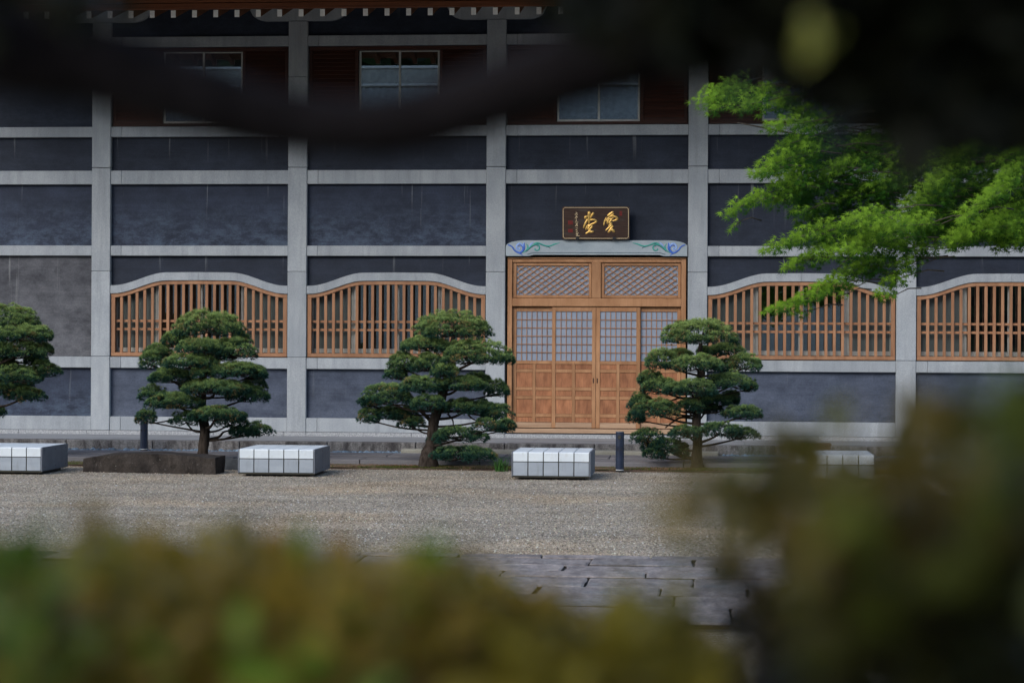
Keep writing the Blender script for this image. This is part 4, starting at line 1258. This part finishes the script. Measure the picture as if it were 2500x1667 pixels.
SPR += [(1640, 930, 150, 62, -.1, -.2, 1), (1790, 900, 150, 70, -.2, -.1, 1), (1560, 960, 120, 50, 0, .1, 1), (1880, 950, 120, 60, 0, 0, 1), (470, 190, 120, 50, -.2, .1, 1), (600, 215, 120, 50, -.2, .3, 1), (700, 270, 120, 50, -.2, .4, .9), (330, 190, 110, 60, -.25, .1, 1), (820, 330, 130, 55, -.2, .5, .8)]
fill = random.Random(4)
for cy in range(430, 960, 75):
    for cx in range(int(np.interp(cy, [430, 560, 760, 960], [720, 560, 700, 760])), 2250, 115):
        SPR.append((cx+fill.randint(-30, 30), cy+fill.randint(-25, 25), 120, 52, -.25+fill.uniform(-.1, .15), fill.uniform(.5, 1.3), .65))
Ps, Ns, Ts, Cs, Ss = [], [], [], [], []
limb = MB()
for (cx, cy, rx, ry, sl_, dp, den) in SPR:
    c = at(1650+.4464*cx, 150+.4464*cy, MY+dp)
    a, h = rx*UM, ry*UM*1.3
    k = int(den*a*h*3.14/.0030*5.6)
    u = rng.normal(0, .52, (k, 3)); u = u[np.linalg.norm(u, axis=1) < 1.08]
    # tapering to the left tip
    tap = 1-.45*np.clip(-u[:, 0], 0, 1)
    P = np.stack([c[0]+a*u[:, 0], c[1]+.50*u[:, 1], c[2]+h*u[:, 2]*tap-sl_*-1*a*u[:, 0]*-1*1.0], 1)
    n = len(P)
    nr = np.array([-.1, -.85, .85])+rng.normal(0, .34, (n, 3))
    tp = np.array([-.75, -.25, -.55])+rng.normal(0, .45, (n, 3))
    Ps.append(P); Ns.append(nr); Ts.append(tp); Ss.append(rng.uniform(.054, .080, n))
    lit_tone = np.clip(.42-.9*u[:, 0]*.5+.7*u[:, 2]+rng.normal(0, .2, n)-dp*.6-.35*u[:, 1], 0, 1)[:, None]  # shade painted into the tint: leaves darken inward and with depth
    Cs.append((np.array([.022, .080, .004])*(1-lit_tone)+np.array([.19, .34, .022])*lit_tone)*rng.uniform(.8, 1.15, (n, 1)))
    # twig through the spray toward the trunk side
    s0 = c+np.array([a*.95, .12, sl_*-1*a*-.9*-1+.02]); e1 = c+np.array([-a*.6, 0, -sl_*-1*-1*a*-.6])
    limb.tube([s0, c, e1], [.006, .004, .002], 4)
    s1 = at(1650+.4464*(cx+rx*2.2+60), 150+.4464*(cy-rx*.25-20), MY+dp*.7+.2)
    limb.tube([s1, (s1+s0)/2+np.array([0, 0, .03]), s0], [.008, .006, .004], 5)
Ps = np.concatenate(Ps); Ns = np.concatenate(Ns); Ts = np.concatenate(Ts); Cs = np.concatenate(Cs); Ss = np.concatenate(Ss)
X, Y, Z = frames(Ns, Ts)
near = np.argsort(Ps[:, 1]-Ss*12)[:290]
mask = np.ones(len(Ps), bool); mask[near] = False
V, F = instance(tv, tf, Ps[mask], X[mask], Y[mask], Z[mask], Ss[mask])
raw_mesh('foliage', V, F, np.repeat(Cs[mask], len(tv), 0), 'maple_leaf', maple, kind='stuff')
lm = []
for q in range(6):       # a few shared leaf meshes in six tints
    me = bpy.data.meshes.new('leaf'); me.from_pydata([tuple(v) for v in tv], [], [tuple(f) for f in tf])
    aa = me.attributes.new('tint', 'FLOAT_COLOR', 'POINT')
    cc = np.ones((len(tv), 4), np.float32); cc[:, :3] = np.array([.032, .10, .005])*(1-q/5)+np.array([.20, .35, .022])*q/5
    aa.data.foreach_set('color', cc.ravel()); me.materials.append(M['maple_leaf']); lm.append(me)
for i in near:
    q = int(np.clip((Cs[i, 1]-.12)/.27*5, 0, 5))
    o = bpy.data.objects.new('leaf', lm[q]); COL.objects.link(o); o.parent = maple
    s_ = Ss[i]; p = Ps[i]-WP[maple.name]
    o.matrix_local = Matrix(((X[i][0]*s_, Y[i][0]*s_, Z[i][0]*s_, p[0]), (X[i][1]*s_, Y[i][1]*s_, Z[i][1]*s_, p[1]), (X[i][2]*s_, Y[i][2]*s_, Z[i][2]*s_, p[2]), (0, 0, 0, 1)))
limb.build('twigs', 'maple_bark', maple, smooth=True, kind='stuff', fix=False)
b0 = WP[maple.name]
MB().tube(spline([b0, b0+np.array([-.05, 0, 1.2]), b0+np.array([.05, .1, 2.4]), b0+np.array([-.05, 0, 3.6]), b0+np.array([0, 0, 5.0])], 4), list(np.linspace(.14, .05, 17)), 12).build('trunk', 'maple_bark', maple, smooth=True)
for (za, pts_) in ((2.3, [(2500, 500), (2300, 480), (2150, 440)]), (2.3, [(2560, 420), (2250, 400), (1950, 330), (1800, 300)]), (2.1, [(2500, 540), (2250, 520), (1980, 540)]), (2.9, [(2600, 260), (2300, 180), (2000, 170), (1850, 200)]),
                   (2.0, [(2540, 520), (2300, 540), (2120, 600), (2040, 660)])):
    Q = [b0+np.array([0, 0, za])]+[at(x, y, MY+.75) for x, y in pts_]
    Q = spline(Q, 5)
    MB().tube(Q, list(np.linspace(.034, .005, len(Q))), 8).build('branch', 'maple_bark', maple, smooth=True)

# ================================================================== near plants, far out of focus
otv = np.array([[0, 0, 0], [.22, .3, .05], [.26, .6, .04], [0, 1, -.06], [-.26, .6, .04], [-.22, .3, .05], [0, .5, -.02]])
otf = np.array([[0, 1, 6], [1, 2, 6], [2, 3, 6], [3, 4, 6], [4, 5, 6], [5, 0, 6]])
PAL = np.array([[.125, .105, .014], [.17, .120, .018], [.15, .080, .020], [.075, .12, .014], [.13, .115, .025], [.08, .055, .018]])


def leaves(P, size, tint, up=.5):
    n = len(P)
    nr = rng.normal(0, 1, (n, 3))+np.array([0, -.3, up]); tp = rng.normal(0, 1, (n, 3))+np.array([0, 0, .6])
    X, Y, Z = frames(nr, tp)
    V, F = instance(otv, otf, P, X, Y, Z, size)
    return V, F, np.repeat(tint, len(otv), 0)


def patchy(P, seed):
    """clumps share a colour"""
    r = np.random.default_rng(seed)
    K = 170
    lo, hi = P.min(0), P.max(0)
    C = r.uniform(lo, hi, (K, 3)); idx = r.choice(len(PAL), K, p=[.34, .21, .08, .19, .14, .04]); g = r.uniform(.5, 1.35, K)
    d = ((P[:, None, :]-C[None])**2).sum(2)+r.normal(0, .0004, (len(P), K))
    k = d.argmin(1)
    return PAL[idx[k]]*g[k][:, None]*r.uniform(.8, 1.2, (len(P), 1))


def near_shrub(name, label, outline, x_rng, ys, dens, seed, size, stems, gain):
    """leaves under an outline given in photograph pixels, at several depths"""
    global rng
    rng = np.random.default_rng(seed)
    ox = [a for a, _ in outline]; oy = [b for _, b in outline]
    Pl = []
    for Y, nn in ys:
        u = rng.uniform(x_rng[0], x_rng[1], nn)
        top = np.interp(u, ox, oy)+rng.normal(0, 14, nn)
        v = top+rng.uniform(0, 1, nn)**1.0*(1900-top)
        keep = rng.uniform(0, 1, nn) < dens(u, v, top)
        u, v = u[keep], v[keep]
        Yj = Y+rng.uniform(-.06, .06, len(u))
        d = _f[None]+((u-1250)/FPX)[:, None]*CR-((v-833.5)/FPX)[:, None]*CU
        Pl.append(CAM+d*(Yj/d[:, 1])[:, None])
    P = np.concatenate(Pl)
    c = P.mean(0)
    t = thing(name, label, 'shrub', (c[0], c[1], 0))
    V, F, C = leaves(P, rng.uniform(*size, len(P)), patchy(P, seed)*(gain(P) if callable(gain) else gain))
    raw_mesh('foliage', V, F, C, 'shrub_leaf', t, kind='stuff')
    for k in range(stems):
        q = P[rng.integers(len(P))]
        b = np.array([c[0]+rng.normal(0, .12), c[1]+rng.normal(0, .12), 0.])
        m = (b+q)/2+np.array([rng.normal(0, .05), rng.normal(0, .05), .1])
        MB().tube(spline([b, m, q], 4), list(np.linspace(.011, .003, 9)), 6).build('stem', 'near_bark', t, smooth=True)
    # lower body of the shrub down to the ground
    n = 2600
    w_ = (P[:, 0].max()-P[:, 0].min())/2
    Q = np.stack([c[0]+rng.uniform(-w_, w_, n), c[1]+rng.uniform(-.3, .45, n), rng.uniform(.25, P[:, 2].min()+.05, n)], 1)
    V, F, C = leaves(Q, rng.uniform(.02, .04, n), patchy(Q, seed+1))
    raw_mesh('lower_foliage', V, F, C, 'shrub_leaf', t, kind='stuff')
    return t


near_shrub('azalea_hedge', 'out-of-focus olive and russet hedge along the bottom of the picture',
           [(-100, 1355), (120, 1370), (300, 1340), (450, 1375), (500, 1325), (545, 1290), (600, 1335), (720, 1375), (850, 1385), (1000, 1395), (1180, 1420), (1290, 1465), (1350, 1520), (1480, 1520), (1640, 1530), (1730, 1600), (1800, 1760)],
           (-150, 1790), ((.70, 1200), (.80, 1500), (.92, 1900), (1.08, 2200)), lambda u, v, t: np.clip(.35+(v-t)/35, 0, 1), 31, (.012, .021), 9, 2.35)


def dens_r(u, v, t):
    core = np.clip((u-1930)/350, 0, 1)*np.clip((v-1190)/220, 0, 1)
    edge = (.15+.07*np.clip((u-2150)/250, 0, 1)+.06*np.exp(-((u-1790)**2/110**2+(v-1230)**2/110**2))+.05*np.clip((v-1380)/100, 0, 1))*np.clip((v-t)/60, 0, 1)
    gap = np.exp(-((u-1760)**2/90**2+(v-1560)**2/150**2))+.9*np.exp(-((u-2150)**2/120**2+(v-1690)**2/60**2))
    return np.clip(edge+1.0*core, 0, 1)*(1-np.clip(gap, 0, 1))


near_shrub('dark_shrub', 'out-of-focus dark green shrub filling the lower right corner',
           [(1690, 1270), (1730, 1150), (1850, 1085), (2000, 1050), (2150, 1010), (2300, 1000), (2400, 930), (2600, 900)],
           (1700, 2680), ((.55, 1100), (.66, 1400), (.8, 1500), (.95, 1500)), dens_r, 37, (.012, .021), 9, lambda P: np.interp(P[:, 0]*.5+(1.94-P[:, 2])*1.2, [.03, .085], [1.35, .13])[:, None]*np.array([[.72, 1.0, .8]]))  # leaf tint falls off to the lower right as painted shade

# overhanging tree: dark bough across the top
rng = np.random.default_rng(44)
NY = .80
nt_ = thing('overhanging_tree', 'out-of-focus dark bough sagging across the top of the picture', 'tree', (1.1, .5, 0))
b0 = np.array([1.1, .5, 0.])
MB().tube(spline([b0, b0+np.array([.03, 0, 1.0]), b0+np.array([-.02, 0, 2.0]), b0+np.array([0, -.1, 3.2]), b0+np.array([.1, -.2, 5.0])], 5), list(np.linspace(.13, .07, 21)), 14).build('trunk', 'near_bark', nt_, smooth=True)
mm = NY/FPX
Q = [b0+np.array([0, 0, 2.15]), at(2700, 60, NY), at(2200, 70, NY), at(1750, 70, NY), at(1450, 150, NY), at(1200, 235, NY), at(1000, 300, NY), at(840, 308, NY), at(640, 285, NY), at(450, 225, NY), at(250, 165, NY), at(50, 130, NY), at(-200, 100, NY), at(-500, 90, NY)]
rad = [150, 150, 140, 110, 94, 84, 78, 72, 80, 90, 98, 106, 106, 100]
P = spline(Q, 6); rr = np.interp(np.linspace(0, len(rad)-1, len(P)), range(len(rad)), rad)*mm
MB().tube(P, list(rr), 12).build('bough', 'near_bark', nt_, smooth=True)
for pts_, r0 in (([(2700, 200), (2400, 170), (2150, 180), (1900, 120)], 110), ([(2650, 0), (2300, -20), (1900, -10), (1500, -40)], 90), ([(100, 120), (-50, 30), (-200, -50)], 50)):
    Q = spline([at(x, y, NY+.08) for x, y in pts_], 5)
    MB().tube(Q, list(np.linspace(r0*mm, r0*mm*.5, len(Q))), 10).build('branch', 'near_bark', nt_, smooth=True)
n = 9000
u = rng.uniform(1300, 2650, n); v = rng.uniform(-300, 420, n)
lim = np.interp(u, [1300, 1450, 1600, 1700, 1850, 2000, 2150, 2350, 2500, 2650], [-60, 30, 75, 95, 135, 225, 290, 335, 335, 330])
pr = np.clip((lim-v)/70+.3, 0, 1)*np.clip((u-1250)/350, .2, 1)
pr *= 1-np.exp(-((u-2130)**2+(v-300)**2)/75**2)
k = rng.uniform(0, 1, n) < pr
u, v = u[k], v[k]
u2 = rng.uniform(-150, 260, 260); v2 = rng.uniform(-250, 60, 260)
u = np.concatenate([u, u2]); v = np.concatenate([v, v2])
d = _f[None]+((u-1250)/FPX)[:, None]*CR-((v-833.5)/FPX)[:, None]*CU
P = CAM+d*(rng.uniform(.66, .95, len(u))/d[:, 1])[:, None]
tint = np.array([[.013, .015, .007]])*rng.uniform(.5, 1.6, (len(P), 1))
V, F, C = leaves(P, rng.uniform(.014, .026, len(P)), tint)
raw_mesh('foliage', V, F, C, 'shrub_leaf', nt_, kind='stuff')
# leaf cluster tinted pale to look sunlit among the dark ones
c = at(1988, 88, .60)
P = c+rng.normal(0, .0028, (7, 3))
V, F, C = leaves(P, rng.uniform(.007, .011, 7), np.tile([[.50, .50, .12]], (7, 1)))
raw_mesh('sunlit_leaves', V, F, C, 'maple_leaf', nt_)
# unseen crown overhead, added to shade the near plants
n = 4200
P = np.stack([rng.normal(.2, 1.7, n), rng.normal(-.3, 1.6, n), 3.4+np.abs(rng.normal(0, 1.0, n))], 1)
V, F, C = leaves(P, rng.uniform(.10, .2, n), np.array([[.03, .05, .015]])*rng.uniform(.5, 1.4, (n, 1)), up=1.5)
raw_mesh('shade_crown', V, F, C, 'shrub_leaf', nt_, kind='stuff')

# ================================================================== the hall opposite, mirrored in the panes
opp = thing('opposite_hall', 'grey tiled roof with pale ridge, mirrored in the upper window panes', 'building', (-12, -29, 0))
box('wall', -36, 12, -36, -22, 0, 8.5, 'plain_wall', opp, 0)
yr, zr, ye, ze = -29, 14.6, -18.5, 8.2
m = MB()
m.add([(-40, ye, ze), (16, ye, ze), (16, yr, zr), (-40, yr, zr), (-40, 2*yr-ye, ze), (16, 2*yr-ye, ze)], [(0, 1, 2, 3), (3, 2, 5, 4), (0, 3, 4), (1, 5, 2)])
m.build('roof', 'roof_tile', opp)
# pantiles: a wavy stepped sheet
nx_, ny_ = 56*3*4, 34
V = []
for j in range(ny_):
    for e_ in (0, 1):
        t_ = (j+e_)/ny_; y = ye+(yr-ye)*t_; z = ze+(zr-ze)*t_+.05+(.05 if e_ == 0 else 0)
        for i in range(nx_+1):
            x = -40+56*i/nx_; V.append((x, y, z+.055*sin(2*pi*x/.34)))
V = np.array(V); F = []
r0 = np.arange(nx_)
rowsF = []
for j in range(2*ny_-1):
    a = j*(nx_+1)+r0
    rowsF.append(np.stack([a, a+1, a+nx_+2, a+nx_+1], 1))
raw_mesh('pantiles', V, np.concatenate(rowsF), None, 'roof_tile', opp, kind='stuff', smooth=False)
box('ridge', -40.2, 16.2, yr-.25, yr+.25, zr+.02, zr+.9, 'roof_tile', opp, .03)
box('ridge_band', -40.3, 16.3, yr-.3, yr+.3, zr+.05, zr+.17, 'ridge_mortar', opp, .03)
box('ridge_band', -40.3, 16.3, yr-.32, yr+.32, zr+.92, zr+1.06, 'ridge_mortar', opp, .03)
# unseen hill added behind it to block sky glints in the panes
pmat('sky_screen_green', (.02, .035, .012), (.05, .07, .025), (.3, .3, .3), rough=.95)
V = []; F = []; nx_ = 60
for j in range(9):
    for i in range(nx_+1):
        x = -170+340*i/nx_; t_ = j/8
        V.append((x, -58-52*t_, -.5+(33+4*sin(x*.06)+2*sin(x*.19))*sin(t_*pi/2)))
F = [(j*(nx_+1)+i, j*(nx_+1)+i+1, (j+1)*(nx_+1)+i+1, (j+1)*(nx_+1)+i) for j in range(8) for i in range(nx_)]
struct(MB().add(V, F).build('sky_screen_hill', 'sky_screen_green', None, smooth=True))
n = 20000
P = np.stack([rng.uniform(-75, 60, n), rng.uniform(-62, -50, n), rng.uniform(0, 34, n)], 1)  # unseen trees added to keep bright sky out of the panes
P[:, 2] *= (1+.15*np.sin(P[:, 0]*.35))
V, F, C = leaves(P, rng.uniform(1.6, 3.2, n), np.array([[.035, .06, .02]])*rng.uniform(.5, 1.5, (n, 1)))
o = raw_mesh('sky_screen_wood', V, F, C, 'shrub_leaf', None, kind='stuff', org=np.zeros(3))
o['label'] = 'dark wood added behind the hall opposite to darken the pane reflections'; o['category'] = 'woodland'
